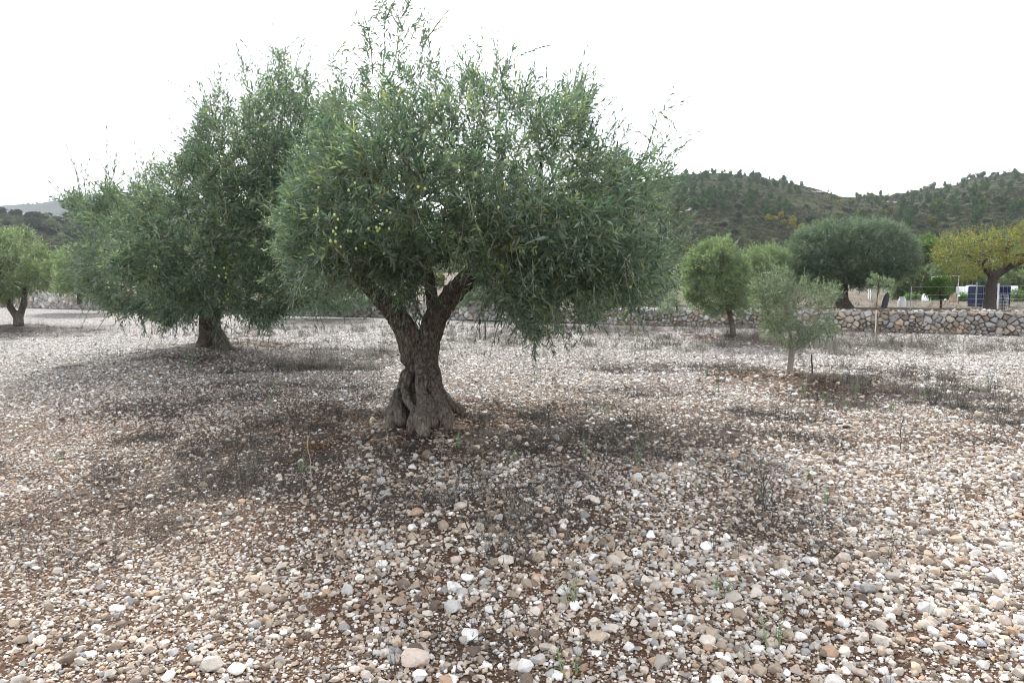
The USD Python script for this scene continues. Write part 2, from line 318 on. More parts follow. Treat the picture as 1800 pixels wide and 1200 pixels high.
M_hill = hill_mat('hill_scrubland', (0.026, 0.042, 0.020), (0.052, 0.060, 0.035), (0.13, 0.112, 0.09), 0.034)
M_ridge = hill_mat('ridge_forest', (0.016, 0.026, 0.02), (0.028, 0.042, 0.032), (0.07, 0.08, 0.07), 0.006)
def hill(name, sky_px, d_foot, d_top, y_foot, material, label, nu=160, nv=36, rough=3.0, seed=1, back=1.5):
    """a ridge whose crest passes through the listed photo pixels at d_top metres; returns a function (u, v) -> point"""
    sp = np.array(sky_px, float); u = np.linspace(sp[0, 0], sp[-1, 0], nu)
    from scipy.interpolate import PchipInterpolator
    ysk = PchipInterpolator(sp[:, 0], sp[:, 1])(u)
    v = np.r_[np.linspace(0, 1, nv), 1 + (back - 1) * np.linspace(0.15, 1, 10)]
    def surf(uu, vv):
        yk = np.interp(uu, u, ysk); d = d_foot + (d_top - d_foot) * vv
        top = at(uu, yk, d_top)[..., 2]; bot = at(uu, np.full_like(uu, y_foot), d_foot)[..., 2]
        s = np.clip(vv, 0, 1); s = s ** 0.85
        z = bot + (top - bot) * s
        z = np.where(vv > 1, top - (vv - 1) * (top - bot) * 1.3, z)
        x = (uu - 900) / F * d * 1.0037
        q = np.stack([x, d, z * 0], -1)
        n = meshkit.fbm(q / (d_top * 0.12), 5, seed) - 0.5
        z = z + n * rough * 2.2 * np.sin(np.clip(vv, 0, 1.3) / 1.3 * np.pi) ** 0.5
        return np.stack([x, d, z], -1)
    U, V = np.meshgrid(u, v, indexing='ij'); P = surf(U, V)
    obj(name, grid_mesh(P[..., 0], P[..., 1], P[..., 2]), material, smooth=True, kind='structure', label=label, category='hill')
    return surf
s_far = hill('distant_ridge', [(-900, 380), (-300, 372), (0, 360), (60, 356), (120, 350), (190, 345), (300, 346), (420, 360), (560, 395), (760, 430), (950, 470)], 1100, 1600, 478, M_ridge, 'pale hazy far ridge on the left horizon', rough=16, seed=4)
s_left = hill('scrub_hill', [(-900, 350), (-300, 368), (0, 376), (60, 381), (110, 383), (160, 384), (240, 388), (400, 400), (560, 415), (720, 440), (900, 480)], 190, 330, 480, M_hill, 'low dark green scrub hill in front of the pale far ridge', rough=2.0, seed=8)
s_hill = hill('wooded_hill', [(640, 440), (800, 395), (950, 352), (1060, 330), (1130, 318), (1190, 308), (1240, 304), (1300, 306), (1360, 317), (1420, 331), (1480, 347), (1530, 345), (1600, 337), (1655, 330), (1690, 314), (1740, 307), (1800, 302), (1900, 285), (2050, 290), (2250, 330), (2500, 380), (2800, 440)],
              150, 470, 478, M_hill, 'dry brown hill with scattered pines behind the trees on the right', nu=260, nv=60, rough=3.2, seed=12)

# ------------------------------------------------------------------ leaves and crowns
def leaf_cloud(P, D, L, K, leaf, rng, tones, wide=0.2, detail=True, droop=0.25, spread=0.85, tip=0.7):
    """sprays: twigs from P along D (length L) each with K leaves. Returns leaf (v, f, tone) and twig (v, f)."""
    N = len(P); L = np.broadcast_to(L, (N,)); D = normed(D)
    side = normed(np.cross(D, rng.normal(size=(N, 3)))); bend = normed(rng.normal(size=(N, 3))) * 0.22 + np.array([0, 0, -1.0]) * droop * rng.uniform(0.2, 1.6, (N, 1))
    def curve(t): return P[:, None] + (D[:, None] * t[..., None] + bend[:, None] * (t ** 2)[..., None]) * L[:, None, None]
    t = (np.arange(K)[None] + rng.uniform(0.2, 0.8, (N, K))) / K
    B = curve(t); T = normed(D[:, None] + 2 * bend[:, None] * t[..., None])
    ang = np.arange(K)[None] * 1.75 + rng.uniform(0, 6.28, (N, 1)) + rng.normal(0, .4, (N, K))
    s1 = normed(side[:, None] - T * (side[:, None] * T).sum(-1, keepdims=True)); s2 = np.cross(T, s1)
    S = s1 * np.cos(ang)[..., None] + s2 * np.sin(ang)[..., None]
    a = rng.normal(spread, 0.25, (N, K))[..., None] * (1 - 0.35 * t[..., None])
    d = normed(T * np.cos(a) + S * np.sin(a) + np.array([0, 0, -0.12]))
    n = normed(T - d * (T * d).sum(-1, keepdims=True)) + 0.35 * rng.normal(size=(N, K, 3)); n = normed(n - d * (n * d).sum(-1, keepdims=True))
    w = np.cross(d, n); ll = (leaf * rng.uniform(0.65, 1.25, (N, K)) * (1 - (1 - tip) * t ** 3))[..., None]; ww = ll * wide * rng.uniform(0.8, 1.2, (N, K, 1)) / 2
    m = B + d * ll * 0.5
    tipp = B + d * ll - n * ll * rng.uniform(0.0, 0.18, (N, K, 1))
    if detail:
        V = np.stack([B, tipp, m + w * ww + n * ww * .25, m - w * ww + n * ww * .25, m - n * ww * 0.2], 2); nv = 5
        F0 = np.array([[0, 4, 2], [0, 3, 4], [4, 1, 2], [3, 1, 4]])
    else:
        V = np.stack([B, tipp, m + w * ww, m - w * ww], 2); nv = 4
        F0 = np.array([[0, 1, 2], [0, 3, 1]])
    chk = np.cross(V[0, 0, F0[0, 1]] - V[0, 0, F0[0, 0]], V[0, 0, F0[0, 2]] - V[0, 0, F0[0, 0]]) @ n[0, 0]
    if chk < 0: F0 = F0[:, ::-1]
    cnt = N * K
    f = (F0[None] + (np.arange(cnt) * nv)[:, None, None]).reshape(-1, 3)
    tn = np.array([x[0] for x in tones]); pr = np.array([x[1] for x in tones], float); pr /= pr.sum()
    spray_t = rng.choice(len(tn), N, p=pr); lt = np.where(rng.random((N, K)) < 0.35, rng.choice(len(tn), (N, K), p=pr), spray_t[:, None])
    col = tn[lt] * rng.uniform(0.75, 1.3, (N, K, 1)) * (0.85 + 0.45 * t[..., None] ** 2)
    tone = np.repeat(col.reshape(-1, 1, 3), nv, 1).reshape(-1, 3)
    ts = np.linspace(0, 1, 4)[None].repeat(N, 0); tw = curve(ts); r = 0.018 * L[:, None, None] * np.array([1, .8, .55, .2])[None, :, None] * 0.42
    rings = np.stack([tw + s1[:, :1] * r, tw - s1[:, :1] * r * .5 + s2[:, :1] * r * .87, tw - s1[:, :1] * r * .5 - s2[:, :1] * r * .87], 2)  # N,4,3,3
    tf = []
    for i in range(3):
        for j in range(3):
            k = (j + 1) % 3
            tf += [[i * 3 + j, i * 3 + k, (i + 1) * 3 + k], [i * 3 + j, (i + 1) * 3 + k, (i + 1) * 3 + j]]
    tf = (np.array(tf)[None] + (np.arange(N) * 12)[:, None, None]).reshape(-1, 3)
    return (V.reshape(-1, 3), f, tone), (rings.reshape(-1, 3), tf)

OLIVE_TONES = [((0.038, 0.068, 0.046), 5), ((0.054, 0.088, 0.058), 4), ((0.080, 0.114, 0.070), 3), ((0.13, 0.165, 0.085), 1.5), ((0.16, 0.165, 0.06), 0.2)]
PALE_TONES = [((0.075, 0.105, 0.06), 4), ((0.10, 0.135, 0.07), 3), ((0.13, 0.165, 0.09), 2)]
BRIGHT_TONES = [((0.07, 0.105, 0.048), 4), ((0.10, 0.14, 0.065), 3), ((0.135, 0.175, 0.085), 1.5)]

class Crown:
    """a crown outlined by a photo polygon at distance y0, with its own depth"""
    def __init__(self, poly, y0, depth, power=0.5, shrink=0.0):
        self.full = Polygon(poly).buffer(0); self.poly = self.full.buffer(-shrink); self.y0, self.depth, self.power = y0, depth, power
        self.b = self.poly.bounds; self.c = np.array(self.poly.centroid.coords[0])
        shapely.prepare(self.poly); self.edge = self.poly.boundary
        pts = self.sample2(1500, random.Random(1)); self.maxd = max(shapely.distance(self.edge, shapely.points(pts)))
    def sample2(self, n, rnd):
        rng = np.random.default_rng(rnd.randrange(1 << 30)); out = np.zeros((0, 2))
        while len(out) < n:
            p = rng.uniform((self.b[0], self.b[1]), (self.b[2], self.b[3]), (2 * n, 2))
            out = np.vstack([out, p[shapely.contains_xy(self.poly, p[:, 0], p[:, 1])]])
        return out[:n]
    def thick(self, p):
        e = shapely.distance(self.edge, shapely.points(p)) / self.maxd
        return self.depth * np.sqrt(np.clip(1 - (1 - np.clip(e * 1.15, 0, 1)) ** 2, 0, 1))
    def points(self, n, rng, shell=0.55):
        p = self.sample2(n, random.Random(int(rng.integers(1 << 30)))); t = self.thick(p)
        u = rng.uniform(-1, 1, n); u = np.sign(u) * np.abs(u) ** shell
        q = at(p[:, 0], p[:, 1], self.y0)                     # the outline scales with distance so that near and far halves share it
        y = self.y0 + t * u
        return at(p[:, 0], p[:, 1], y), p, u
    def core(self):
        return at(self.c[0], self.c[1] + 0.15 * (self.b[3] - self.b[1]), self.y0)

def lumps(p3, rng, n, rad, strength):
    """thin the points out between clumps, so that the crown is light and dark"""
    q = meshkit.fbm(p3 / rad, 3, int(rng.integers(1000)))
    return rng.random(len(p3)) < np.clip((q - 0.5) * strength + 0.62, 0.04, 1)

def leafy(tree, base, crown, n, rng, L, K, leaf, tones, material, up=0.55, out=0.75, detail=True, droop=0.25, wide=0.2, clump=0.55, strength=4.0, shell=0.55, twigs=True, spread=0.85, thin=None):
    p3, p2, u = crown.points(int(n * 1.6), rng, shell)
    keep = lumps(p3, rng, n, clump, strength)
    if thin is not None: keep &= rng.random(len(p3)) < thin(p2)
    p3, p2 = p3[keep], p2[keep]
    core = crown.core()
    o = normed(p3 - core); rel = np.clip((crown.b[3] - p2[:, 1]) / (crown.b[3] - crown.b[1]), 0, 1)
    D = normed(out * o + np.array([0, 0, 1.0]) * (up * (rel * 1.9 - 0.30))[:, None] + 0.55 * rng.normal(size=p3.shape))
    Ls = L * rng.uniform(0.6, 1.35, len(p3))
    leaves, tw = leaf_cloud(p3 - D * Ls[:, None] * 0.6, D, Ls, K, leaf, rng, tones, wide, detail, droop, spread)
    obj('foliage', local(leaves[:2], base), material, tree, tone=leaves[2], kind='stuff')
    if twigs: obj('twigs', local(tw, base), M_twig, tree, kind='stuff')
    return p3

def solid_wood(chains, edge, base, noise_amp=0.0, smooth=12, seed=0, zs=0.25, freq=13.0):
    """chains of (x, y, z, r): hulls of spheres joined, smoothed and roughened like bark"""
    parts = []
    for ch in chains:
        ch = np.asarray(ch, float)
        for a, b in zip(ch[:-1], ch[1:]):
            sp = [manifold3d.Manifold.sphere(q[3], 14).translate(tuple(q[:3])) for q in (a, b)]
            parts.append(manifold3d.Manifold.batch_hull(sp))
    m = manifold3d.Manifold.batch_boolean(parts, manifold3d.OpType.Add).refine_to_length(edge)
    mm = m.to_mesh(); t = trimesh.Trimesh(np.array(mm.vert_properties[:, :3]), np.array(mm.tri_verts), process=True)
    trimesh.smoothing.filter_taubin(t, lamb=0.6, nu=0.61, iterations=smooth)
    if noise_amp:
        v = np.array(t.vertices); q = v * np.array([freq, freq, freq * zs]); n = np.abs(meshkit.fbm(q, 3, seed) - 0.5) * 2
        n2 = meshkit.fbm(v * np.array([4.5, 4.5, 1.2]), 2, seed + 7) - 0.5
        t.vertices = v + t.vertex_normals * (noise_amp * (n - 0.3) + noise_amp * 1.6 * n2)[:, None]
    return np.array(t.vertices), np.array(t.faces)

def px_chain(rows, y0):
    """rows (px, py, dy, r in pixels) -> world chain"""
    r = np.array(rows, float); y = y0 + r[:, 2]; p = at(r[:, 0], r[:, 1], y)
    return np.c_[p, r[:, 3] / F * y]

def branches(tree, base, starts, crown, n, rng, r0, material, sides=6):
    """curved boughs from the limbs' ends into the crown, each one a part"""
    tg, p2, u = crown.points(n, rng, 0.6)
    tg = crown.core() + (tg - crown.core()) * rng.uniform(0.5, 0.92, (n, 1))
    for g in tg:
        s = starts[int(np.argmin(np.linalg.norm(starts[:, :3] - g, axis=1) + rng.uniform(0, .5, len(starts))))]
        mid = (s[:3] + g) / 2 + rng.normal(0, 0.08, 3) * np.linalg.norm(g - s[:3]) + np.array([0, 0, 0.06])
        c = spline([s[:3], mid, g], 8); rr = np.linspace(min(r0, s[3] * .8), r0 * 0.18, 8)
        obj('branch', local(tube(c, rr, sides), base), material, tree, smooth=60)

def shoots(tree, base, rows, y0, rng, leaf, tones, L=0.5, K=18, material=None, jit=1.0):
    r = np.array(rows, float); n = len(r)
    B = at(r[:, 0], r[:, 1], y0 + jit * rng.uniform(-.5, .3, n)); E = at(r[:, 2], r[:, 3], y0 + jit * rng.uniform(-.6, .4, n))
    lv, tw = leaf_cloud(B, E - B, np.linalg.norm(E - B, axis=1), K, leaf, rng, tones, 0.2, True, 0.05, 0.55)
    obj('shoot_leaves', local(lv[:2], base), material or M_olive, tree, tone=lv[2], kind='stuff'); obj('shoot_stems', local(tw, base), M_twig, tree, kind='stuff')
def edge_shoots(crown, n, rng, y_low, spread=30, inset=1.0):
    """loose shoots leaving the crown's rim: up at the top, out at the sides, hanging below"""
    ring = np.array(crown.full.exterior.segmentize(4).coords)[:-1]; out = []
    while len(out) < n:
        i = rng.integers(len(ring)); a, b = ring[i], ring[(i + 3) % len(ring)]; t = normed(b - a); nn = np.array([t[1], -t[0]])
        if crown.full.contains(shapely.Point(*(a + nn * 4))): nn = -nn
        if a[1] > y_low and rng.random() < .35: continue
        d = nn * .8 + np.array([0, -1.0]) * (1.0 if a[1] < y_low else -.5) * rng.uniform(.5, 1.2) + rng.normal(0, .25, 2)
        L = spread * rng.uniform(.5, 1.5); b0 = a - nn * rng.uniform(8, 34) * inset; e = b0 + normed(d) * (L + 18 * inset)
        out.append((*b0, *e))
    return out

rng = np.random.default_rng(7)
# ---- the old olive in the middle
y0 = P_main[1]
base = np.array([P_main[0], y0, 0.0])
t_main = thing('olive_tree', 'large old olive tree with forked trunk and gnarled roots in the middle of the field', 'olive tree', base)
chains = [[(743, 742, .12, 36), (742, 700, .06, 32), (738, 650, 0, 27), (731, 610, 0, 27)],
    [(728, 625, -.02, 27), (714, 582, -.05, 22), (693, 548, -.08, 19), (664, 520, -.12, 15), (640, 496, -.15, 12.5), (604, 446, -.2, 11), (572, 366, -.25, 7), (552, 300, -.2, 2)],
    [(742, 640, .02, 27), (754, 592, .03, 22), (770, 553, .05, 21), (795, 516, .06, 20), (826, 486, .08, 19), (868, 452, .1, 18), (930, 402, .15, 12), (1000, 330, .2, 3)],
    [(764, 560, .1, 14), (757, 508, .25, 11), (747, 440, .35, 9), (724, 340, .4, 7), (704, 230, .4, 1.6)],
    [(718, 660, -.05, 17), (709, 690, -.08, 14), (700, 708, -.10, 17), (691, 738, -.14, 14), (687, 752, -.16, 9)],
    [(700, 690, -.16, 10), (702, 712, -.22, 9), (704, 738, -.26, 11)],
    [(716, 660, -.20, 12), (711, 686, -.27, 9), (718, 706, -.37, 11), (728, 722, -.44, 8), (726, 742, -.52, 14), (722, 758, -.56, 9)],
    [(738, 630, -.18, 13), (741, 664, -.27, 14), (739, 690, -.34, 11), (744, 716, -.45, 12), (741, 738, -.56, 17), (744, 760, -.62, 12)],
    [(744, 690, -.34, 9), (756, 712, -.42, 10), (760, 742, -.52, 11)],
    [(752, 640, -.15, 14), (761, 684, -.24, 12), (769, 708, -.34, 12), (782, 732, -.44, 17), (789, 748, -.48, 10)],
    [(768, 690, -.16, 9), (778, 712, -.2, 11), (780, 735, -.22, 9)],
    [(760, 650, .0, 14), (770, 686, -.02, 12), (786, 706, -.06, 11), (801, 718, -.1, 9), (817, 729, -.14, 6)],
    [(708, 694, .15, 14), (694, 716, .3, 12), (680, 728, .4, 8)], [(762, 692, .25, 15), (790, 712, .42, 12), (812, 718, .5, 7)], [(740, 690, .3, 18), (742, 716, .5, 12)]]
ch = [px_chain(c, y0) for c in chains]
wood = solid_wood(ch, 0.013, base, 0.030, 5, 3, 0.3, 22.0)
obj('trunk', local(wood, base), M_bark, t_main, smooth=True)
MAIN_POLY = [(500, 500), (470, 440), (480, 360), (500, 280), (540, 220), (570, 170), (590, 120), (625, 140), (640, 60), (662, 12), (690, 40), (712, 10), (735, 55), (755, 62), (775, 110), (800, 130), (828, 84), (850, 120), (880, 108), (905, 140), (925, 122),
             (950, 160), (985, 140), (1020, 130), (1046, 160), (1050, 205), (1085, 235), (1120, 262), (1150, 235), (1172, 212), (1180, 260), (1195, 310), (1180, 350), (1200, 375), (1206, 420), (1195, 470), (1180, 505), (1150, 540), (1110, 560), (1075, 545), (1040, 585), (1010, 560),
             (985, 585), (935, 612), (900, 585), (860, 560), (840, 500), (800, 470), (760, 470), (735, 530), (715, 555), (690, 540), (650, 500), (600, 520), (560, 545), (530, 530)]
c_main = Crown(MAIN_POLY, y0, 2.3, shrink=13)
branches(t_main, base, np.vstack([ch[1][5:-1], ch[2][5:-1], ch[3][2:-1]]), c_main, 46, rng, 0.034, M_bark)
def thin_main(p): return np.clip(0.09 + (p[:, 1] - 60) / 430 - np.clip((p[:, 0] - 1040) / 330, 0, .55), 0.10, 1)
leafy(t_main, base, c_main, 10600, rng, 0.29, 13, 0.083, OLIVE_TONES, M_olive, thin=thin_main, strength=6.0, up=.85, droop=.12, wide=.23, clump=.42)
shoots(t_main, base, [(655, 130, 658, 2), (690, 120, 716, 2), (672, 130, 688, 10), (700, 140, 702, 30), (600, 170, 598, 84), (612, 170, 622, 90), (820, 170, 826, 82), (756, 130, 752, 50), (735, 140, 740, 40), (1000, 190, 1026, 62), (1030, 210, 1042, 130),
     (1120, 300, 1172, 205), (1140, 320, 1186, 240), (1170, 380, 1226, 330), (1180, 470, 1230, 400), (1170, 420, 1222, 345), (880, 170, 878, 108), (900, 180, 918, 118), (950, 190, 948, 130), (990, 190, 1003, 128), (1010, 540, 1036, 610), (930, 570, 938, 632), (1090, 510, 1075, 595), (640, 500, 590, 560), (560, 500, 545, 575),
     (520, 420, 470, 395), (525, 430, 478, 410), (700, 500, 712, 575), (730, 520, 745, 590), (705, 480, 690, 545), (718, 500, 730, 560), (850, 520, 838, 590), (800, 540, 790, 580), (690, 470, 700, 520), (705, 490, 720, 545), (720, 470, 735, 535), (735, 490, 752, 560), (740, 460, 748, 520), (710, 500, 722, 575), (728, 480, 724, 540), (700, 470, 688, 530), (755, 500, 775, 545), (745, 480, 765, 530), (715, 465, 705, 500), (680, 480, 665, 540), (660, 480, 650, 535), (645, 480, 628, 540), (715, 520, 740, 585), (725, 530, 755, 580), (735, 500, 730, 550)], y0, rng, 0.08, OLIVE_TONES)
shoots(t_main, base, edge_shoots(c_main, 190, rng, 470, 34), y0, rng, 0.078, OLIVE_TONES, K=15)
def hanging(tree, base, crown, n, rng, leaf, y_lo, L=0.34):
    p = crown.sample2(n * 4, random.Random(int(rng.integers(1 << 30)))); p = p[p[:, 1] > y_lo][:n]
    B = at(p[:, 0], p[:, 1], crown.y0 - crown.thick(p) * rng.uniform(.75, 1.02, len(p)))
    D = np.c_[rng.normal(0, .28, (len(p), 2)), np.full(len(p), -1.0)]
    lv, tw = leaf_cloud(B, D, L * rng.uniform(.5, 1.4, len(p)) , 9, leaf, rng, OLIVE_TONES, 0.22, True, 0.05, 0.7)
    obj('hanging_leaves', local(lv[:2], base), M_olive, tree, tone=lv[2], kind='stuff'); obj('hanging_twigs', local(tw, base), M_pale_twig, tree, kind='stuff')
M_pale_twig = plain('pale_twig', (0.20, 0.20, 0.155), 0.8, 40)
hanging(t_main, base, c_main, 80, rng, 0.075, 300)
FRUIT_MAIN = [(702, 310), (702, 316), (735, 329), (747, 332), (624, 322), (613, 335), (588, 378), (594, 386), (591, 401), (586, 407), (590, 412), (581, 424), (590, 425), (599, 434), (612, 406), (617, 407), (626, 437), (662, 400), (667, 402), (664, 406), (672, 394), (684, 402), (680, 371), (686, 374),
     (712, 494), (716, 497), (713, 505), (721, 510), (695, 522), (700, 526), (688, 512), (1108, 504), (1074, 519), (1083, 534), (1097, 550), (1102, 552), (1104, 557), (1086, 556), (1030, 578), (876, 365), (556, 378), (559, 372), (642, 428), (675, 446), (560, 330), (648, 402), (1098, 543)]
def fruit(tree, base, pts, crown, rng, size):
    ico = trimesh.creation.icosphere(1, 1.0); v0 = np.array(ico.vertices); f0 = np.array(ico.faces)
    p = np.array(pts, float); y = crown.y0 - crown.thick(p) * 1.0 - 0.12
    for (px, py), yy in zip(p, y):
        c = at(px, py, yy); s = size * rng.uniform(0.85, 1.15) / crown.y0 * yy
        obj('olive', local((v0 * np.array([s * .8, s * .8, s]) + c, f0), base), M_fruit, tree, smooth=True)
fruit(t_main, base, FRUIT_MAIN, c_main, rng, 0.0165)

# ---- the second olive, behind on the left
y2 = P_two[1]; base = np.array([P_two[0], y2, 0.0])
t_two = thing('olive_tree', 'broad olive tree with drooping branches standing behind and left of the large middle olive', 'olive tree', base)
chains = [[(373, 616, 0, 26), (370, 590, 0, 20), (368, 562, 0, 18), (372, 520, 0, 18)], [(372, 530, 0, 16), (400, 450, .2, 12), (450, 350, .3, 7), (486, 250, .3, 3.6), (500, 190, .3, 1.4)], [(370, 530, 0, 15), (330, 460, -.3, 11), (270, 400, -.5, 6), (215, 372, -.6, 1.6)], [(372, 520, 0, 13), (380, 430, -.5, 9), (360, 320, -.8, 4.5), (378, 235, -.6, 1.4)],
          [(366, 590, -.1, 15), (356, 612, -.3, 14)], [(382, 590, -.1, 14), (396, 612, -.3, 13)]]
ch = [px_chain(c, y2) for c in chains]
obj('trunk', local(solid_wood(ch, 0.05, base, 0.03, 8, 5), base), M_bark, t_two, smooth=True)
TWO_POLY = [(160, 530), (120, 490), (108, 430), (130, 400), (105, 360), (125, 320), (160, 345), (190, 300), (215, 330), (250, 285), (300, 275), (330, 230), (345, 175), (375, 140), (400, 155), (430, 92), (455, 120), (480, 75), (505, 80), (525, 115), (545, 120), (560, 170), (600, 150),
            (640, 260), (650, 400), (620, 500), (560, 540), (500, 555), (470, 590), (430, 570), (400, 560), (380, 575), (350, 560), (330, 575), (290, 580), (250, 560), (200, 560)]
c_two = Crown(TWO_POLY, y2 - 1.2, 3.2, shrink=10)
branches(t_two, base, np.vstack([ch[1][2:-1], ch[2][2:-1], ch[3][1:-1]]), c_two, 44, rng, 0.042, M_bark)
def thin_two(p): return np.clip(0.16 + (p[:, 1] - 110) / 320 + np.clip((p[:, 0] - 380) / 500, 0, .22), 0.14, 1)
leafy(t_two, base, c_two, 9400, rng, 0.40, 13, 0.116, OLIVE_TONES, M_olive, thin=thin_two, strength=6.0, clump=0.65, up=.85, droop=.12, wide=.23)
shoots(t_two, base, [(140, 340, 132, 250), (150, 340, 140, 268), (185, 330, 188, 232), (200, 330, 196, 260), (160, 350, 150, 300), (120, 370, 92, 330), (110, 400, 80, 370), (130, 420, 85, 400), (260, 310, 268, 262), (350, 190, 332, 170), (430, 130, 425, 78), (500, 120, 500, 64), (520, 130, 522, 66), (470, 130, 468, 92), (545, 170, 530, 110),
     (200, 540, 160, 585), (230, 550, 195, 575), (400, 560, 385, 605), (440, 560, 432, 600), (470, 560, 468, 600), (300, 560, 290, 592), (160, 500, 115, 530), (250, 560, 260, 590), (340, 240, 318, 215)], y2 - 2.0, rng, 0.105, OLIVE_TONES)
shoots(t_two, base, edge_shoots(c_two, 160, rng, 480, 30), y2 - 1.6, rng, 0.10, OLIVE_TONES, K=15)
hanging(t_two, base, c_two, 55, rng, 0.10, 330, .45)
FRUIT_TWO = [(271, 468), (275, 469), (265, 536), (262, 540), (267, 541), (383, 525), (386, 529), (393, 532), (401, 517), (397, 521), (400, 526), (394, 471), (385, 485), (398, 481), (397, 488), (202, 498), (192, 505), (378, 470)]
fruit(t_two, base, FRUIT_TWO, c_two, rng, 0.022)

# ---- the small olives in the field and the trees on the terrace
def small_tree(name, label, cat, poly, basept, trunk_rows, depth, n, L, K, leaf, tones, material=M_olive, bark=M_bark, seed=1, nb=8, group=None, yoff=0.0, up=.55, wide=0.22, strength=4.5, clump=0.5, edge=None, shell=0.6, droop=0.2):
    r = np.random.default_rng(seed); base = np.asarray(basept, float)
    t = thing(name, label, cat, base, group=group)
    ch = [px_chain(c, base[1]) for c in trunk_rows]
    obj('trunk', local(solid_wood(ch, edge or 0.004 * base[1], base, 0.0016 * base[1], 6, seed, freq=9), base), bark, t, smooth=True)
    c = Crown(poly, base[1] + yoff, depth)
    st = np.vstack([x[-2:] for x in ch])
    if nb: branches(t, base, st, c, nb, r, float(st[:, 3].max()) * 0.8, bark, 5)
    leafy(t, base, c, n, r, L, K, leaf, tones, material, up=up, detail=False, wide=wide, strength=strength, clump=clump, shell=shell, droop=droop)
    if n >= 800:
        h = c.b[3] - c.b[1]; k = h / 520
        shoots(t, base, edge_shoots(c, 110, r, c.b[1] + .7 * h, 40 * k, 1.2 * k), base[1] + yoff, r, leaf, tones, K=11, material=material, jit=depth * .35)
    return t
small_tree('young_olive_tree', 'small young olive with slim trunk on a brown earth mound, beside a dark stake', 'olive tree',
    [(1352, 592), (1335, 560), (1322, 520), (1330, 490), (1350, 465), (1372, 475), (1390, 480), (1400, 500), (1415, 490), (1440, 505), (1465, 500), (1476, 515), (1462, 545), (1468, 580), (1450, 598), (1420, 596), (1400, 604), (1374, 606)], P_young,
    [[(1387, 662, 0, 6.5), (1389, 640, 0, 5.5), (1392, 618, 0, 5), (1388, 580, 0, 3), (1380, 540, 0, 2.2)], [(1391, 622, 0, 3), (1410, 605, .05, 2.4), (1438, 590, .1, 1.6)]], 0.6, 820, 0.30, 13, 0.060, [((0.055, 0.082, 0.05), 4), ((0.08, 0.112, 0.066), 3), ((0.13, 0.165, 0.10), 2)], bark=plain('pale_bark', (0.20, 0.175, 0.145), 0.9, 30), seed=21, nb=9, strength=7.5, clump=0.30, up=.8)
small_tree('olive_tree', 'light green olive tree leaning in front of the wall, low earth mound at its foot', 'olive tree',
    [(1240, 545), (1205, 520), (1200, 470), (1215, 445), (1235, 430), (1262, 422), (1280, 420), (1298, 440), (1312, 465), (1322, 500), (1318, 540), (1300, 560), (1285, 535), (1262, 550)], P_mid,
    [[(1290, 596, 0, 5.5), (1287, 570, 0, 4.6), (1281, 545, 0, 4.2), (1274, 520, 0, 3.4), (1266, 480, 0, 2.4)], [(1282, 545, 0, 3.4), (1295, 520, .1, 2.4), (1302, 490, .2, 1.6)]], 1.1, 2300, 0.36, 13, 0.10, BRIGHT_TONES, seed=22, strength=6.0, clump=.4, up=.8)
TZ0 = TERR
def tp(px, py): return gp(px, py, TZ0)
small_tree('olive_tree', 'big dark rounded olive tree with dense crown on the terrace behind the wall', 'olive tree',
    [(1400, 500), (1385, 465), (1385, 430), (1405, 405), (1430, 395), (1455, 385), (1490, 388), (1520, 385), (1560, 386), (1590, 400), (1612, 425), (1620, 455), (1608, 480), (1580, 490), (1550, 500), (1510, 505), (1480, 498), (1440, 515)], tp(1484, 541),
    [[(1484, 543, 0, 12), (1483, 530, 0, 9), (1481, 512, 0, 8.5), (1480, 495, 0, 8)], [(1480, 500, 0, 7), (1450, 470, 0, 5), (1430, 440, 0, 3)], [(1480, 500, 0, 7), (1520, 465, 0, 5), (1560, 440, 0, 3)], [(1480, 530, 0, 9), (1470, 544, -.2, 6)], [(1486, 530, 0, 8), (1498, 543, -.2, 5)]], 2.0, 6500, 0.42, 13, 0.12, [((0.04, 0.066, 0.045), 4), ((0.055, 0.082, 0.056), 3), ((0.085, 0.115, 0.08), 1.5)], seed=23, shell=.45, strength=3.5)
small_tree('olive_tree', 'pale feathery olive tree behind the wall between the leaning and the big dark olive', 'olive tree',
    [(1300, 535), (1295, 490), (1305, 450), (1330, 432), (1350, 430), (1375, 435), (1395, 455), (1400, 490), (1395, 525), (1350, 540)], tp(1345, 543),
    [[(1345, 545, 0, 6), (1345, 520, 0, 5), (1348, 490, 0, 3.5), (1350, 460, 0, 2)]], 1.3, 2600, 0.4, 12, 0.11, BRIGHT_TONES, seed=24, strength=5.5, up=.8)
ALM = [((0.15, 0.148, 0.026), 3), ((0.22, 0.175, 0.028), 2.4), ((0.10, 0.13, 0.03), 4), ((0.22, 0.14, 0.035), .5), ((0.07, 0.105, 0.03), 4)]
small_tree('almond_tree', 'autumn almond tree with yellowing leaves and thick dark leaning trunk at the right edge', 'almond tree',
    [(1690, 495), (1645, 465), (1640, 440), (1660, 410), (1690, 405), (1720, 400), (1745, 398), (1765, 405), (1790, 390), (1830, 380), (1880, 395), (1920, 430), (1910, 470), (1860, 474), (1800, 462), (1765, 466), (1730, 482)], tp(1739, 545),
    [[(1739, 548, 0, 10), (1741, 525, 0, 8.5), (1742, 500, 0, 8), (1750, 482, 0, 7.5)], [(1750, 484, 0, 7), (1775, 468, 0, 6.2), (1810, 452, 0, 4.5), (1850, 430, 0, 3)], [(1746, 486, 0, 6), (1725, 465, 0, 3.6), (1690, 440, 0, 2)], [(1765, 475, 0, 4), (1770, 440, .2, 2.5)]], 1.9, 2300, 0.4, 11, 0.09, ALM, M_leaf, plain('almond_bark', (0.055, 0.045, 0.04), 0.95, 25, .4, .5), seed=25, nb=16, wide=0.34, strength=7, clump=.55)
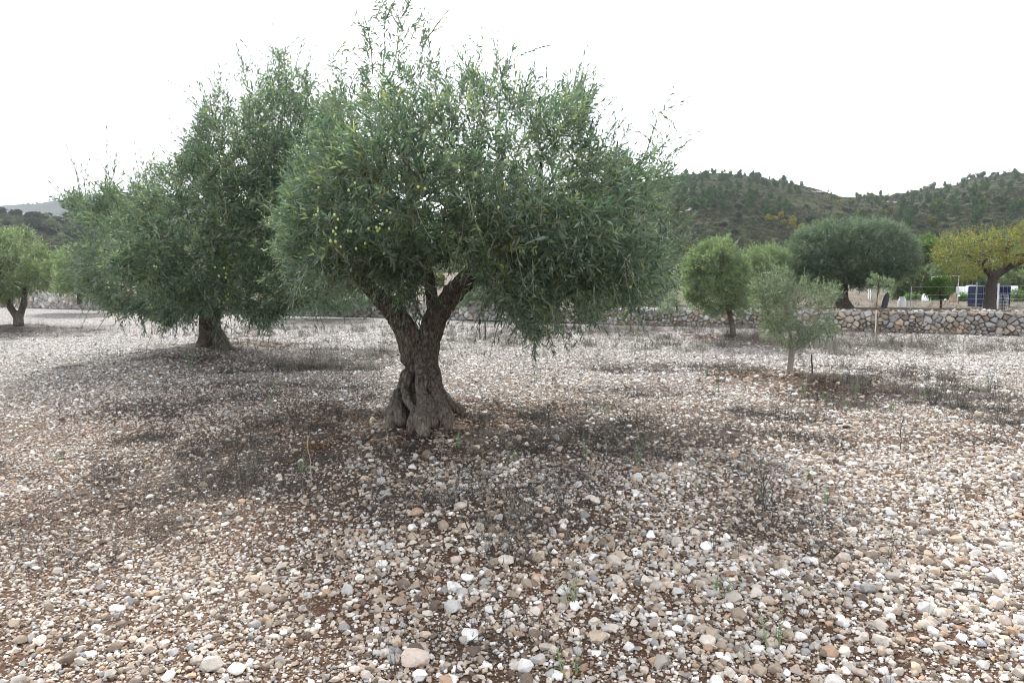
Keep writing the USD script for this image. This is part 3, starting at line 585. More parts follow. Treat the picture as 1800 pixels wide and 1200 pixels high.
small_tree('citrus_tree', 'low round bright green citrus tree between the white jug and the leaning poles', 'citrus tree',
    [(1630, 520), (1622, 505), (1640, 492), (1655, 484), (1668, 488), (1678, 500), (1676, 512), (1660, 522), (1645, 524)], tp(1654, 541),
    [[(1654, 543, 0, 2.6), (1654, 528, 0, 2.2), (1653, 510, 0, 1.6)]], 0.55, 520, 0.22, 10, 0.085, [((0.035, 0.085, 0.016), 4), ((0.05, 0.115, 0.022), 3), ((0.085, 0.15, 0.03), 1)], M_leaf, seed=26, nb=4, wide=.4)
small_tree('olive_sapling', 'thin olive sapling with sparse pale leaves in front of the wall, tied to a cane', 'olive tree',
    [(1528, 512), (1524, 490), (1534, 478), (1548, 484), (1562, 488), (1574, 494), (1568, 510), (1552, 516)], gp(1541, 586),
    [[(1541, 588, 0.0, 1.6), (1542, 560, .04, 1.4), (1541, 530, .05, 1.2), (1545, 505, .05, .9)]], 0.3, 130, 0.2, 10, 0.07, PALE_TONES, seed=27, nb=5, strength=3)
small_tree('olive_tree', 'rounded pale olive tree with short forked trunk at the far left edge', 'olive tree',
    [(-60, 510), (-75, 460), (-50, 425), (-10, 408), (20, 405), (48, 408), (70, 425), (88, 450), (95, 485), (80, 510), (50, 512), (30, 520), (0, 530)], P_left,
    [[(33, 573, 0, 8.5), (33, 560, 0, 7.5)], [(33, 560, 0, 6.5), (18, 540, 0, 5.2), (8, 510, 0, 4), (-5, 470, 0, 3)], [(33, 560, 0, 6.5), (42, 535, 0, 5), (45, 505, 0, 4), (52, 470, 0, 2.6)]], 2.2, 2400, 0.42, 12, 0.13, [((0.07, 0.10, 0.05), 4), ((0.095, 0.13, 0.065), 3), ((0.13, 0.16, 0.09), 1.5)], seed=28)
small_tree('olive_tree', 'olive tree half hidden behind the drooping left crown, behind the far wall', 'olive tree',
    [(90, 510), (85, 470), (105, 440), (140, 428), (175, 432), (205, 455), (210, 490), (195, 512), (140, 516)], tp(140, 530),
    [[(140, 532, 0, 4), (140, 515, 0, 3.4), (142, 480, 0, 2.4)]], 2.6, 1300, 0.5, 12, 0.2, BRIGHT_TONES, seed=29, nb=4)
for k, (poly, bx, lab) in enumerate([([(470, 545), (465, 505), (490, 470), (540, 455), (600, 462), (640, 490), (650, 530), (600, 545)], 560, 'olive tree seen in the gap between the two largest trunks, behind the far wall'),
                                      ([(800, 540), (800, 500), (830, 470), (880, 455), (940, 465), (975, 500), (980, 530), (900, 545)], 890, 'olive tree seen under the right limb of the middle olive, behind the wall'),
                                      ([(1010, 535), (1005, 490), (1040, 455), (1100, 440), (1160, 455), (1195, 490), (1190, 525), (1110, 540)], 1100, 'olive tree behind the wall, seen through the right side of the middle crown')]):
    small_tree('olive_tree', lab, 'olive tree', poly, tp(bx, 536), [[(bx, 538, 0, 5), (bx + 2, 515, 0, 4), (bx, 485, 0, 2.6)]], 2.2, 1500, 0.5, 12, 0.17, OLIVE_TONES[:4], seed=30 + k, nb=4)
small_tree('grey_shrub', 'grey-green bush sitting on top of the wall left of the leaning olive', 'shrub',
    [(1155, 545), (1160, 525), (1180, 512), (1205, 512), (1218, 525), (1222, 545), (1190, 547)], tp(1190, 546), [[(1190, 547, 0, 2), (1190, 535, 0, 1.2), (1188, 525, 0, .8)]], 0.5, 330, 0.26, 11, 0.10, [((0.12, 0.15, 0.12), 2), ((0.07, 0.10, 0.06), 2), ((0.2, 0.22, 0.19), 1)], seed=40, nb=0)
hedge_x = [1588, 1612, 1640, 1668, 1696, 1722, 1768, 1795]
for k, hx in enumerate(hedge_x):
    w = 20; tp_y = [478, 470, 466, 470, 468, 472, 474, 478][k]
    small_tree('hedge_shrub', ['grey-green hedge shrub directly right of the big dark olive crown', 'grey-green hedge shrub behind the white drum', 'grey-green hedge shrub above the white jug', 'grey-green hedge shrub behind the citrus tree', 'grey-green hedge shrub behind the horizontal pole end', 'grey-green hedge shrub just left of the almond trunk', 'grey-green hedge shrub just right of the almond trunk', 'grey-green hedge shrub at the right picture edge'][k], 'shrub',
        [(hx - w, 525), (hx - w - 3, 500), (hx - w * .6, tp_y + 8), (hx, tp_y), (hx + w * .7, tp_y + 7), (hx + w + 2, 500), (hx + w, 525)], gp(hx, 526.5, TZ0), [[(hx, 528, 0, 2), (hx, 512, 0, 1.5), (hx, 495, 0, 1)]], 1.0, 1000, 0.5, 11, 0.2, [((0.10, 0.135, 0.085), 3), ((0.14, 0.175, 0.115), 2), ((0.07, 0.10, 0.05), 2)], M_leaf, seed=50 + k, nb=0, wide=.16)
back = [(1632, 415, 470, 26, 'bright green leafy tree showing between the big dark olive and the almond tree', [((0.045, 0.085, 0.024), 3), ((0.065, 0.11, 0.034), 2)]), (1580, 440, 500, 40, 'dark bushy tree close behind the right side of the big dark olive', OLIVE_TONES[:3]), (1700, 430, 500, 40, 'dark green tree behind the yellow almond leaves', OLIVE_TONES[:3]),
        (1790, 440, 505, 40, 'green tree behind the almond trunk at the right edge', BRIGHT_TONES), (1250, 445, 510, 40, 'yellow-green tree behind the leaning olive', BRIGHT_TONES)]
for k, (bx, ty, by, w, lab, tn) in enumerate(back):
    small_tree('leafy_tree', lab, 'tree', [(bx - w, by), (bx - w, (ty + by) / 2), (bx - w * .5, ty + 6), (bx, ty), (bx + w * .6, ty + 8), (bx + w, (ty + by) / 2), (bx + w, by)], gp(bx, 521 - 0.0, TZ0), [[(bx, 522, 0, 3), (bx, 500, 0, 2.4), (bx, 470, 0, 1.5)]], 2.2, 1300, 0.8, 11, 0.3, tn, M_leaf, seed=70 + k, nb=0, wide=.3)

# ------------------------------------------------------------------ dry stone walls
WALLK = 1.22
WALLC = {'wall_grey': (0.205, 0.198, 0.186), 'wall_blue_grey': (0.25, 0.248, 0.245), 'wall_pale': (0.37, 0.36, 0.345), 'wall_brown': (0.19, 0.152, 0.118), 'wall_tan': (0.27, 0.23, 0.185), 'wall_orange': (0.27, 0.195, 0.14), 'wall_dark': (0.12, 0.105, 0.092)}
WM = {k: stone_mat(k, [x * WALLK for x in c], 0.28, 9.0) for k, c in WALLC.items()}
def wall_s(px):
    return float((gp(px, 541 + (px - 50) * 49 / 1750)[:2] - WA[:2]) @ wdir)
def wall(px0, px1, Hs, cell, label, seed, n_parts, cool):
    r = np.random.default_rng(seed); s0, s1 = wall_s(px0), wall_s(px1); org = np.r_[WA[:2] + wdir * s0, 0.0]; Lw = s1 - s0
    t = thing('dry_stone_wall', label, 'wall', org)
    H = lambda s: np.interp(s, np.linspace(0, Lw, len(Hs)), Hs) + 0.05 * (meshkit.fbm(np.stack([np.asarray(s) * 1.7, 0 * np.asarray(s), 0 * np.asarray(s)], -1), 3, seed) - 0.5)
    pts, rad = np.zeros((0, 2)), np.zeros(0)
    tries = int(Lw * 1500 * (0.15 / cell) ** 2)
    cand = np.c_[r.uniform(0, Lw, tries), r.uniform(0, 1, tries)]; hh = H(cand[:, 0]); cand[:, 1] *= hh
    cr = cell * np.exp(r.normal(0, 0.36, tries)) * (0.68 + 0.5 * cand[:, 1] / hh)
    from collections import defaultdict
    g = defaultdict(list); G = cell * 2.2
    keep = []
    for i in np.argsort(-cr, kind='stable'):
        x, z, q = cand[i, 0], cand[i, 1], cr[i]; kx = int(x / G)
        if all(((x - cand[j, 0]) * 0.78) ** 2 + ((z - cand[j, 1]) * 1.12) ** 2 > (0.5 * (q + cr[j])) ** 2 for k in (kx - 1, kx, kx + 1) for j in g[k]):
            g[kx].append(i); keep.append(i)
    p = cand[keep]
    m = np.vstack([p, np.c_[p[:, 0], -p[:, 1]], np.c_[p[:, 0], 2 * H(p[:, 0]) - p[:, 1]], np.c_[-p[:, 0], p[:, 1]], np.c_[2 * Lw - p[:, 0], p[:, 1]]])
    vor = Voronoi(m); stones = []
    names = list(WM)
    for i in range(len(p)):
        reg = vor.regions[vor.point_region[i]]
        if -1 in reg or len(reg) < 3: continue
        poly = vor.vertices[reg]; c = poly.mean(0)
        if np.abs(poly - c).max() > 1.2: continue
        poly = c + (poly - c) * r.uniform(0.94, 1.07)
        extra = (poly + np.roll(poly, 1, 0)) / 2; extra = c + (extra - c) * 1.02
        ring = np.vstack([c + (poly - c) * 0.93, extra]); inner = c + (ring - c) * r.uniform(0.6, 0.82)
        d0, d1 = r.uniform(-0.02, 0.03), r.uniform(0.03, 0.085)
        P = np.vstack([np.c_[ring, d0 + r.normal(0, .008, len(ring))], np.c_[c + (ring - c) * 0.9, np.full(len(ring), -0.16)], np.c_[inner, d0 + d1 + r.normal(0, .012, len(inner))]])
        W = np.zeros((len(P), 3)); W[:, :2] = P[:, :1] * wdir - P[:, 2:] * wn; W[:, 2] = P[:, 1]
        rel = p[i, 1] / float(H(p[i, 0])); xs = p[i, 0] / Lw
        if cool: w = [4, 3, 1, .8, .6, .1, 1]
        else:
            warm = np.clip(1.4 - 1.6 * rel, 0.1, 1.2) + 0.6 * np.exp(-((xs - 0.55) / 0.16) ** 2)
            w = [2.6 * (1.25 - warm * .5), 1.5 * (1.2 - warm * .6), .5, 1.5 * warm + .3, 1.1 * warm + .3, .4 * warm, .9]
        w = np.clip(w, 0.02, None); stones.append((hull_mesh(W), names[r.choice(len(names), p=w / w.sum())], Polygon(poly).area))
    for s in np.arange(0, Lw, 0.13):        # loose stones lying along the top, over the wall's whole width
        for q in range(2):
            v, f = stone_mesh(r, 14, 0.6); sz = r.uniform(0.09, 0.24); a = r.uniform(0, 6.28)
            v = v * sz; v = np.c_[v[:, 0] * math.cos(a) - v[:, 1] * math.sin(a), v[:, 0] * math.sin(a) + v[:, 1] * math.cos(a), v[:, 2]]
            dd = r.uniform(-0.02, 0.35); o = np.r_[(s + r.uniform(-.1, .1)) * wdir + dd * wn, float(H(s)) + 0.01 + r.uniform(-.03, .03)]
            stones.append(((v + o, f), names[r.choice(len(names), p=np.array([2, 2, 2, .6, 1.6, .6, .4]) / 9.2)], sz * sz * .5 if dd < .1 else 0))
    nf = int(Lw * 60 * (0.108 / cell) ** 2)        # pinning stones in the joints
    for s, zz in zip(r.uniform(0, Lw, nf), r.uniform(0.02, .97, nf)):
        v, f = stone_mesh(r, 12, .7); v = v * r.uniform(.05, .12) * cell / .108; o = np.r_[s * wdir - r.uniform(0.0, .045) * wn, zz * float(H(s))]
        stones.append(((v + o, f), names[r.choice(len(names), p=np.array([3, 1.5, .8, 2, 2, .7, 1]) / 11)], 0))
    order = np.argsort([-s[2] / max(1, np.hypot(*(org[:2] + s[0][0][:, :2].mean(0)))) ** 2 for s in stones], kind='stable')
    rest = {}
    for k, i in enumerate(order):
        (v, f), mname, ar = stones[i]
        if k < n_parts: obj('stone', (v, f), WM[mname], t, smooth=35)
        else: rest.setdefault(mname, []).append((v, f))
    for mname, l in rest.items(): obj('small_stones', join(l), WM[mname], t, smooth=35, kind='stuff')
    return t
wall(978, 2080, [.60, .60, .62, .66, .70, .72], 0.095, 'long low dry stone wall of grey and brown stones running to the right edge', 11, 290, False)
wall(-260, 955, [1.35, 1.15, 0.95, 0.85, 0.75], 0.17, 'far grey dry stone wall on the left, seen below the olive crowns', 12, 0, True)

# ------------------------------------------------------------------ gravel
rg = np.random.default_rng(99)
def in_view(n, d0, d1, margin=1.2):
    y = np.sqrt(rg.uniform(d0 ** 2, d1 ** 2, n)); x = rg.uniform(-1, 1, n) * (0.76 * y + margin)
    return x, y
names = list(STONES); wts = np.array([STONES[k][1] for k in names]); wts /= wts.sum()
bands = [(2.0, 4.2, 4700), (4.2, 6.5, 3300), (6.5, 10.0, 1650), (10.0, 15.0, 800), (15.0, 22.0, 130)]
XS, YS, SZ = [], [], []
for d0, d1, dens in bands:
    area = 0.76 * (d1 ** 2 - d0 ** 2) + 2.4 * (d1 - d0); n = int(area * dens)
    x, y = in_view(n, d0, d1)
    med = np.interp(d0, [2, 6, 14], [0.0158, 0.0178, 0.025]); s = np.clip(med * np.exp(rg.normal(0, 0.52, n)), 0.008, 0.075)
    XS.append(x); YS.append(y); SZ.append(s)
XS, YS, SZ = map(np.concatenate, (XS, YS, SZ))
so, li = patch(XS, YS, SOIL), patch(XS, YS, LITTER)
clump = meshkit.fbm(np.stack([XS, YS, 0 * XS], -1) * 2.2, 3, 77)
pk = np.clip((0.62 + 1.3 * (clump - 0.30)), 0.35, 1) * (1 - 0.60 * so) * (1 - 0.58 * li)
SZ = SZ * (1 + 0.35 * so) * np.where(XS < -0.25 * YS, 0.86, 1.06)
keep = (rg.random(len(XS)) < pk) & (np.hypot(XS - P_main[0], YS - P_main[1]) > 0.33)
keep &= wall_y(XS) - YS > 0.15
XS, YS, SZ, so, li = XS[keep], YS[keep], SZ[keep], so[keep], li[keep]
ZS = height(XS, YS) + SZ * rg.uniform(0.02, 0.24, len(XS))
N = len(XS)
left = np.clip((-XS / np.maximum(YS, 1) * 1.6 + 0.1) * np.clip((9 - YS) / 5, 0, 1), 0, 1)
W = np.tile(wts, (N, 1)); warm = np.clip(left * 0.7 + so, 0, 1.2)[:, None]; farw = np.clip((YS - 7) / 5, 0, 1)[:, None] * (1 - so[:, None])
W *= 1 + warm * np.array([-.45, .15, 1.0, .7, .5, 0, -.2, 1.1]) / 1.2
W *= 1 + farw * np.array([.35, .1, -.6, -.85, -.6, 1.0, 0, -.1])
W *= 1 + li[:, None] * np.array([-.5, -.3, 0, 0, 0, .8, 1.0, 2.0])
W = np.clip(W, 0.001, None); W /= W.sum(1, keepdims=True)
kind = (W.cumsum(1) < rg.random((N, 1))).sum(1).clip(0, len(names) - 1)
px, py = project(np.stack([XS, YS, ZS], -1)); big = SZ / YS * ((px > 0) & (px < 1800) & (py < 1200))
top = np.argsort(-big, kind='stable')[:300]
for i in top:
    v, f = stone_mesh(rg, 24, 0.68); yaw = rg.uniform(0, 6.28); c, s = math.cos(yaw), math.sin(yaw)
    v = v * SZ[i] * 1.06; v = np.c_[v[:, 0] * c - v[:, 1] * s, v[:, 0] * s + v[:, 1] * c, v[:, 2]] + np.array([XS[i], YS[i], ZS[i]])
    obj('stone', (v, f), SM[names[kind[i]]], field, smooth=32)
rest = np.ones(N, bool); rest[top] = False
def quats(yaw, tx, ty):
    q = trimesh.transformations
    out = np.zeros((len(yaw), 4)); cy, sy = np.cos(yaw / 2), np.sin(yaw / 2); cx, sx = np.cos(tx / 2), np.sin(tx / 2)
    out[:, 0] = cx * cy; out[:, 1] = sx * cy; out[:, 2] = -sx * sy; out[:, 3] = cx * sy        # yaw, then a tilt
    return out
def instancer(name, label, category, protos, which, pos, scale, quat, kind='stuff'):
    p = UsdGeom.PointInstancer.Define(stage, path_for(name)); C(p, label=label, category=category, kind=kind)
    root = str(p.GetPath()); targets = []
    for k, (m, mt, sm, tone) in enumerate(protos):
        mesh = obj('piece', m, mt, root + '/pieces', smooth=sm, tone=tone); targets.append(mesh.GetPath())
    p.CreatePrototypesRel().SetTargets(targets)
    p.CreateProtoIndicesAttr(Vt.IntArray.FromNumpy(np.asarray(which, np.int32)))
    p.CreatePositionsAttr(Vt.Vec3fArray.FromNumpy(np.asarray(pos, np.float32)))
    p.CreateScalesAttr(Vt.Vec3fArray.FromNumpy(np.asarray(scale, np.float32)))
    p.CreateOrientationsAttr(Vt.QuathArray([Gf.Quath(float(a), float(b), float(c), float(d)) for a, b, c, d in quat]))
    return p
protos = []
for k in names:
    for j in range(4): protos.append((stone_mesh(rg, [12, 14, 16, 13][j], [0.6, 0.7, 0.8, 0.5][j], [2.0, 2.6, 2.2, 3.0][j]), SM[k], 28 if j % 2 else 45, None))
n = int(rest.sum())
sc = SZ[rest][:, None] * rg.uniform(0.85, 1.2, (n, 3))
instancer('gravel', 'loose pale limestone gravel covering the field, white, cream and brown', 'gravel', protos, kind[rest] * 4 + rg.integers(0, 4, n), np.stack([XS, YS, ZS], -1)[rest], sc, quats(rg.uniform(0, 6.28, n), rg.normal(0, .25, n), 0))

ROCKS = [(417, 1184, 31, 'white', 'rounded white stone at the bottom left, beside a pale pinkish rock'), (372, 1178, 38, 'cream', 'pale pinkish rock left of the rounded white stone at the bottom'), (729, 1166, 50, 'pink', 'largest flat pinkish-brown rock at the bottom centre'), (738, 1192, 26, 'white', 'white stone touching the lower edge of the flat pinkish rock'),
    (922, 1176, 32, 'white', 'angular white rock at the bottom, right of centre'), (826, 1122, 31, 'white', 'flat white wedge-shaped stone above the flat pinkish rock'), (799, 1037, 25, 'white', 'white square-cut stone with a crack under a green sprig'), (889, 991, 27, 'cream', 'pointed cream stone on bare brown soil, centre foreground'),
    (946, 1163, 25, 'grey', 'lilac-grey pointed stone above the angular white rock'), (960, 1141, 24, 'pink', 'dull pink stone above the lilac-grey pointed stone'), (1079, 995, 26, 'cream', 'cream tilted block right of the pointed cream stone'), (1525, 1045, 26, 'grey', 'pale lilac rounded stone among white gravel, lower right'),
    (1652, 1145, 26, 'pink', 'pink angular stone at the lower right'), (1560, 976, 26, 'tan', 'tan-orange rock in white gravel, right side'), (1121, 843, 17, 'white', 'white upright stone beside an orange stone at the dark weed patch'), (809, 896, 22, 'cream', 'cream stone beside the dark weed tuft in front of the middle trunk'),
    (145, 1157, 17, 'slate', 'blue-grey pebble at the lower left'), (387, 1091, 20, 'umber', 'dark grey round stone at the left foreground'), (165, 998, 19, 'cream', 'pitted pale stone beside a dark twig heap at left'), (207, 1074, 25, 'white', 'bright white slanted stone at left foreground')]
for rx, ry, w, cn, lab in ROCKS:
    p = gp(rx, ry); s = w / F * p[1]; v, f = stone_mesh(rg, 34, 0.62, 2.8); v = v * s * 1.12
    if cn == 'pink' and w > 40: v *= np.array([1.0, 1, .75])
    z = float(height(p[0], p[1]))
    o = thing('loose_rock', lab, 'rock', (p[0], p[1], z)); del o
    stage.RemovePrim('/World/loose_rock' if used[('/World', 'loose_rock')] == 0 else f"/World/loose_rock_{used[('/World', 'loose_rock')]:03d}"); used[('/World', 'loose_rock')] -= 1
    if used[('/World', 'loose_rock')] < 0: del used[('/World', 'loose_rock')]
    m = obj('loose_rock', (v, f), SM[cn], smooth=28, label=lab, category='rock')
    m.AddTranslateOp().Set(Gf.Vec3d(float(p[0]), float(p[1]), z + s * 0.22))

# ------------------------------------------------------------------ weeds
def strands(n, rng, length, lean, width, segs=2, base=0.03, branch=0):
    V, Fc = [], []; k = 0
    def ribbon(p, d, L, w, curl):
        nonlocal k
        pts = [p + d * L * t + curl * L * t * t for t in np.linspace(0, 1, segs + 1)]
        s = normed(np.cross(d, rng.normal(size=3)))
        for i, q in enumerate(pts):
            ww = w * (1 - 0.75 * i / segs); V.append(q - s * ww); V.append(q + s * ww)
        for i in range(segs): Fc.append([k + 2 * i, k + 2 * i + 1, k + 2 * i + 3]); Fc.append([k + 2 * i, k + 2 * i + 3, k + 2 * i + 2])
        k += 2 * (segs + 1); return pts
    for _ in range(n):
        a = rng.uniform(0, 6.28); tilt = abs(rng.normal(0, lean)); d = np.array([math.cos(a) * math.sin(tilt), math.sin(a) * math.sin(tilt), max(0.05, math.cos(tilt))])
        rr = base * math.sqrt(rng.random()); a2 = rng.uniform(0, 6.28); p = np.array([rr * math.cos(a2), rr * math.sin(a2), -0.005]); L = length * rng.uniform(0.5, 1.3)
        pts = ribbon(p, d, L, width, rng.normal(0, 0.15, 3))
        for _ in range(branch):
            q = pts[rng.integers(1, len(pts))]; dd = normed(d + rng.normal(0, .6, 3)); dd[2] = abs(dd[2]); ribbon(q, dd, L * rng.uniform(.15, .4), width * .7, rng.normal(0, .1, 3))
    return np.array(V), np.array(Fc)
rw = np.random.default_rng(5)
def sample_map(n, table, d0, d1, floor=0.0, gate=True):
    x, y = in_view(n, d0, d1); q = np.stack([x, y, 0 * x], -1); fine = np.clip((0.55 * meshkit.fbm(q * 2.4, 3, 61) + 0.45 * meshkit.fbm(q * 7.0, 2, 63) - 0.44) * 7.0, 0.03, 1) if gate else 1.0
    keep = rw.random(n) < np.maximum(patch(x, y, table, 0.9) * fine, floor)
    keep &= (wall_y(x) - y > 0.2) & (np.hypot(x - P_main[0], y - P_main[1]) > 0.45)
    return x[keep], y[keep]
def scatter(name, label, cat, protos, x, y, smin, smax, tall=0.25, squash=1.0):
    n = len(x); s = rw.uniform(smin, smax, (n, 1)) * np.ones((1, 3)); s[:, 2] *= squash * rw.uniform(1 - tall, 1 + tall, n)
    instancer(name, label, cat, protos, rw.integers(0, len(protos), n), np.stack([x, y, ground_z(x, y)], -1), s, quats(rw.uniform(0, 6.28, n), rw.normal(0, .08, n), 0))
pr = [(strands(34, rw, 0.075, 1.25, 0.0022, 2, 0.14) , M_dead, False, None) for _ in range(4)] + [(strands(24, rw, 0.07, 1.2, 0.0022, 2, 0.13), M_dry, False, None) for _ in range(1)]
x1, y1 = sample_map(52000, LITTER, 2.2, 13); x2, y2_ = sample_map(16000, LITTER, 13, 24)
x1 = np.r_[x1, x2]; y1 = np.r_[y1, y2_]
scatter('dead_weeds', 'dark dead withered weeds lying in patches over the gravel', 'dead weeds', pr, x1, y1, 0.7, 1.6, 0.25, 0.42)
pr = [(strands(5, rw, 0.22, 0.28, 0.0017, 3, 0.03, 4), M_dead, False, None), (strands(3, rw, 0.26, 0.2, 0.0018, 3, 0.02, 5), M_dead, False, None), (strands(9, rw, 0.15, 0.35, 0.0015, 3, 0.06, 3), M_dry, False, None), (strands(4, rw, 0.2, 0.22, 0.0016, 3, 0.03, 3), M_dry, False, None)]
STALK = LITTER + [(1080, 880, 300, 90, .5), (1380, 860, 130, 100, .45), (1450, 980, 200, 60, .25), (900, 960, 300, 60, .25), (1600, 1080, 160, 80, .3), (1000, 620, 260, 25, .35), (1100, 600, 160, 20, .5), (550, 590, 140, 20, .4), (640, 680, 200, 30, .4)]
x1, y1 = sample_map(20000, STALK, 2.4, 24, 0.05)
scatter('dead_stalks', 'thin upright dead stalks standing between the stones', 'dead weeds', pr, x1, y1, 0.6, 1.25)
DRY = [(1500, 605, 330, 14, .8), (1230, 575, 200, 14, .8), (1640, 700, 170, 32, .8), (860, 585, 200, 14, .5), (560, 570, 160, 14, .6), (640, 640, 70, 16, .7), (560, 640, 130, 18, .5), (1400, 590, 200, 10, .8), (960, 900, 100, 40, .5), (1250, 840, 120, 40, .4), (1390, 1150, 110, 30, .5), (840, 885, 40, 20, .6)]
pr = [(strands(22, rw, 0.13, 0.5, 0.0030, 2, 0.10, 1), M_dry, False, None) for _ in range(3)] + [(strands(14, rw, 0.18, 0.6, 0.0030, 2, 0.08, 2), M_dead, False, None)]
x1, y1 = sample_map(30000, DRY, 3.0, 25)
yt = rw.uniform(21, 48, 2600); xt = rw.uniform(-.8, .8, 2600) * yt; kt = ((np.c_[xt, yt] - WA[:2]) @ wn > .6) & (meshkit.fbm(np.c_[xt, yt, 0 * xt] * .5, 3, 2) > .47); x1, y1 = np.r_[x1, xt[kt]], np.r_[y1, yt[kt]]
scatter('dry_grass', 'grey dry grass tufts on the gravel and along the wall', 'dry grass', pr, x1, y1, 0.5, 1.1)
GREEN = [(1200, 880, 220, 90, .5), (1330, 880, 60, 70, .6), (1390, 900, 50, 50, .5), (830, 1000, 60, 25, .6), (1040, 990, 60, 50, .4), (1530, 890, 70, 60, .4), (330, 1120, 60, 40, .5), (150, 745, 60, 20, .3), (1000, 1180, 60, 20, .6), (1450, 700, 60, 14, .5), (1700, 700, 120, 20, .3), (1330, 1120, 40, 40, .5), (800, 625, 50, 20, .5), (930, 620, 50, 15, .4)]
pr = [(strands(7, rw, 0.09, 0.3, 0.0032, 3, 0.03, 7), M_weed, False, None), (strands(12, rw, 0.06, 0.7, 0.0032, 2, 0.03, 3), M_weed, False, None), (strands(5, rw, 0.13, 0.25, 0.003, 3, 0.02, 8), M_weed, False, None)]
x1, y1 = sample_map(2600, GREEN, 2.4, 18, 0.02, False)
scatter('green_weeds', 'small sparse green weed sprigs between the stones', 'weeds', pr, x1, y1, 0.7, 1.5)

# fallen leaves round the trees' feet
def litter_piece(rng, n=9):
    V, Fc = [], []
    for i in range(n):
        c = np.r_[rng.normal(0, .045, 2), rng.uniform(0.004, .018)]; a = rng.uniform(0, 6.28); d = np.array([math.cos(a), math.sin(a), rng.normal(0, .25)]); w = np.array([-math.sin(a), math.cos(a), rng.normal(0, .4)]); L = rng.uniform(.018, .032)
        k = len(V); V += [c - d * L, c + d * L, c + w * L * .28 + [0, 0, .004], c - w * L * .28 + [0, 0, .004]]; Fc += [[k, k + 1, k + 2], [k, k + 3, k + 1]]
    return np.array(V), np.array(Fc)
M_fallen = plain('fallen_leaf', (0.15, 0.085, 0.05), .9, 30, .5); M_fallen2 = plain('fallen_leaf_pale', (0.23, 0.165, 0.115), .9, 30, .4)
FALL = [(746, 752, 190, 40, .9), (1390, 672, 120, 24, 1.0), (1290, 598, 62, 10, 1.0), (380, 612, 80, 16, 1.0), (30, 576, 80, 9, .8), (880, 800, 150, 50, .4), (560, 760, 150, 50, .4), (1000, 715, 120, 16, .4)]
x1, y1 = in_view(26000, 4, 24); kf = (rw.random(26000) < patch(x1, y1, FALL, .8)) & (np.hypot(x1 - P_main[0], y1 - P_main[1]) > .3) & (wall_y(x1) - y1 > .2); x1, y1 = x1[kf], y1[kf]
scatter('fallen_leaves', 'rust-brown fallen leaves lying round the feet of the olive trees', 'fallen leaves', [(litter_piece(rw), M_fallen if j < 3 else M_fallen2, False, None) for j in range(4)], x1, y1, .8, 1.5)

# single sticks
def stick(name, label, cat, p0, p1, r0, r1, material, wob=0.01, n=7, extra=None, seed=0):
    r = np.random.default_rng(seed); t_ = np.linspace(0, 1, n)[:, None]; p = np.asarray(p0) * (1 - t_) + np.asarray(p1) * t_ + np.r_[[[0, 0, 0]], r.normal(0, wob, (n - 1, 3))]
    base = np.asarray(p0, float); parts = [tube(p, np.linspace(r0, r1, n), 7)]
    for k, d, L in (extra or []):
        q = p[k]; parts.append(tube([q, q + np.array(d) * L * .5, q + np.array(d) * L + np.array([0, 0, L * .1])], [r1, r1 * .8, r1 * .5], 6))
    m = obj(name, local(join(parts), base), material, smooth=50, label=label, category=cat); m.AddTranslateOp().Set(Gf.Vec3d(*map(float, base)))
    return m
p = gp(548, 853); stick('dry_stalk', 'tall straw-coloured dry stalk standing left of the middle trunk in dark weeds', 'stalk', p, at(541, 764, p[1] + .05), .0036, .0025, M_straw, .004, extra=[(5, (.25, 0, 1), .09)])
p = gp(1676, 1045); stick('dead_twig', 'grey dead twig lying on the gravel at the lower right', 'twig', p + [0, 0, .03], gp(1742, 1049) + [0, 0, .025], .005, .003, M_dead, .004, extra=[(3, (.5, .6, .2), .08)])
p = gp(1428, 665, .1); stick('stake', 'dark thin stake standing beside the young olive sapling', 'stake', p, at(1427, 622, p[1]), .014, .012, M_dead, .003)
p = gp(844, 597); stick('wooden_stake', 'shorter dark wooden stake under the middle crown, right of the trunk', 'stake', p, at(843, 576, p[1]), .024, .02, M_dead, .003)
p = gp(853, 597); stick('wooden_stake', 'taller dark wooden stake beside a shorter one under the middle crown', 'stake', p, at(853, 562, p[1]), .026, .022, M_dead, .003)
p = gp(1538, 588); stick('bamboo_cane', 'pale bamboo cane leaning against the wall at the thin sapling', 'cane', p, at(1541, 545, p[1] + .1), .017, .014, M_cane, .004)
for k, (sx, sy0, sy1) in enumerate([(292, 690, 655), (1345, 905, 835), (702, 688, 655), (820, 942, 880), (1583, 792, 735), (105, 735, 708), (966, 745, 712)]):
    p = gp(sx, sy0); h = at(sx + [2, -3, 4, 3, 1, -1, -4][k], sy1, p[1])
    stick('dead_thistle', ['dark dead thistle stalk left of the middle trunk on pale gravel', 'dark branching dead stalk at the right end of the dark weed patch', 'dark dead stalk just left of the middle trunk', 'grey dead stalk in front of the middle trunk on brown soil', 'lone thin dead stalk on white gravel at the right', 'lone dead stalk on the pale gravel at far left', 'dead twig standing right of the middle trunk roots'][k], 'dead plant', p, h, .005, .003, M_dead, .008, extra=[(4, (.5, .2, .8), .10), (3, (-.6, .1, .8), .08), (5, (.2, -.4, .8), .07)], seed=k)

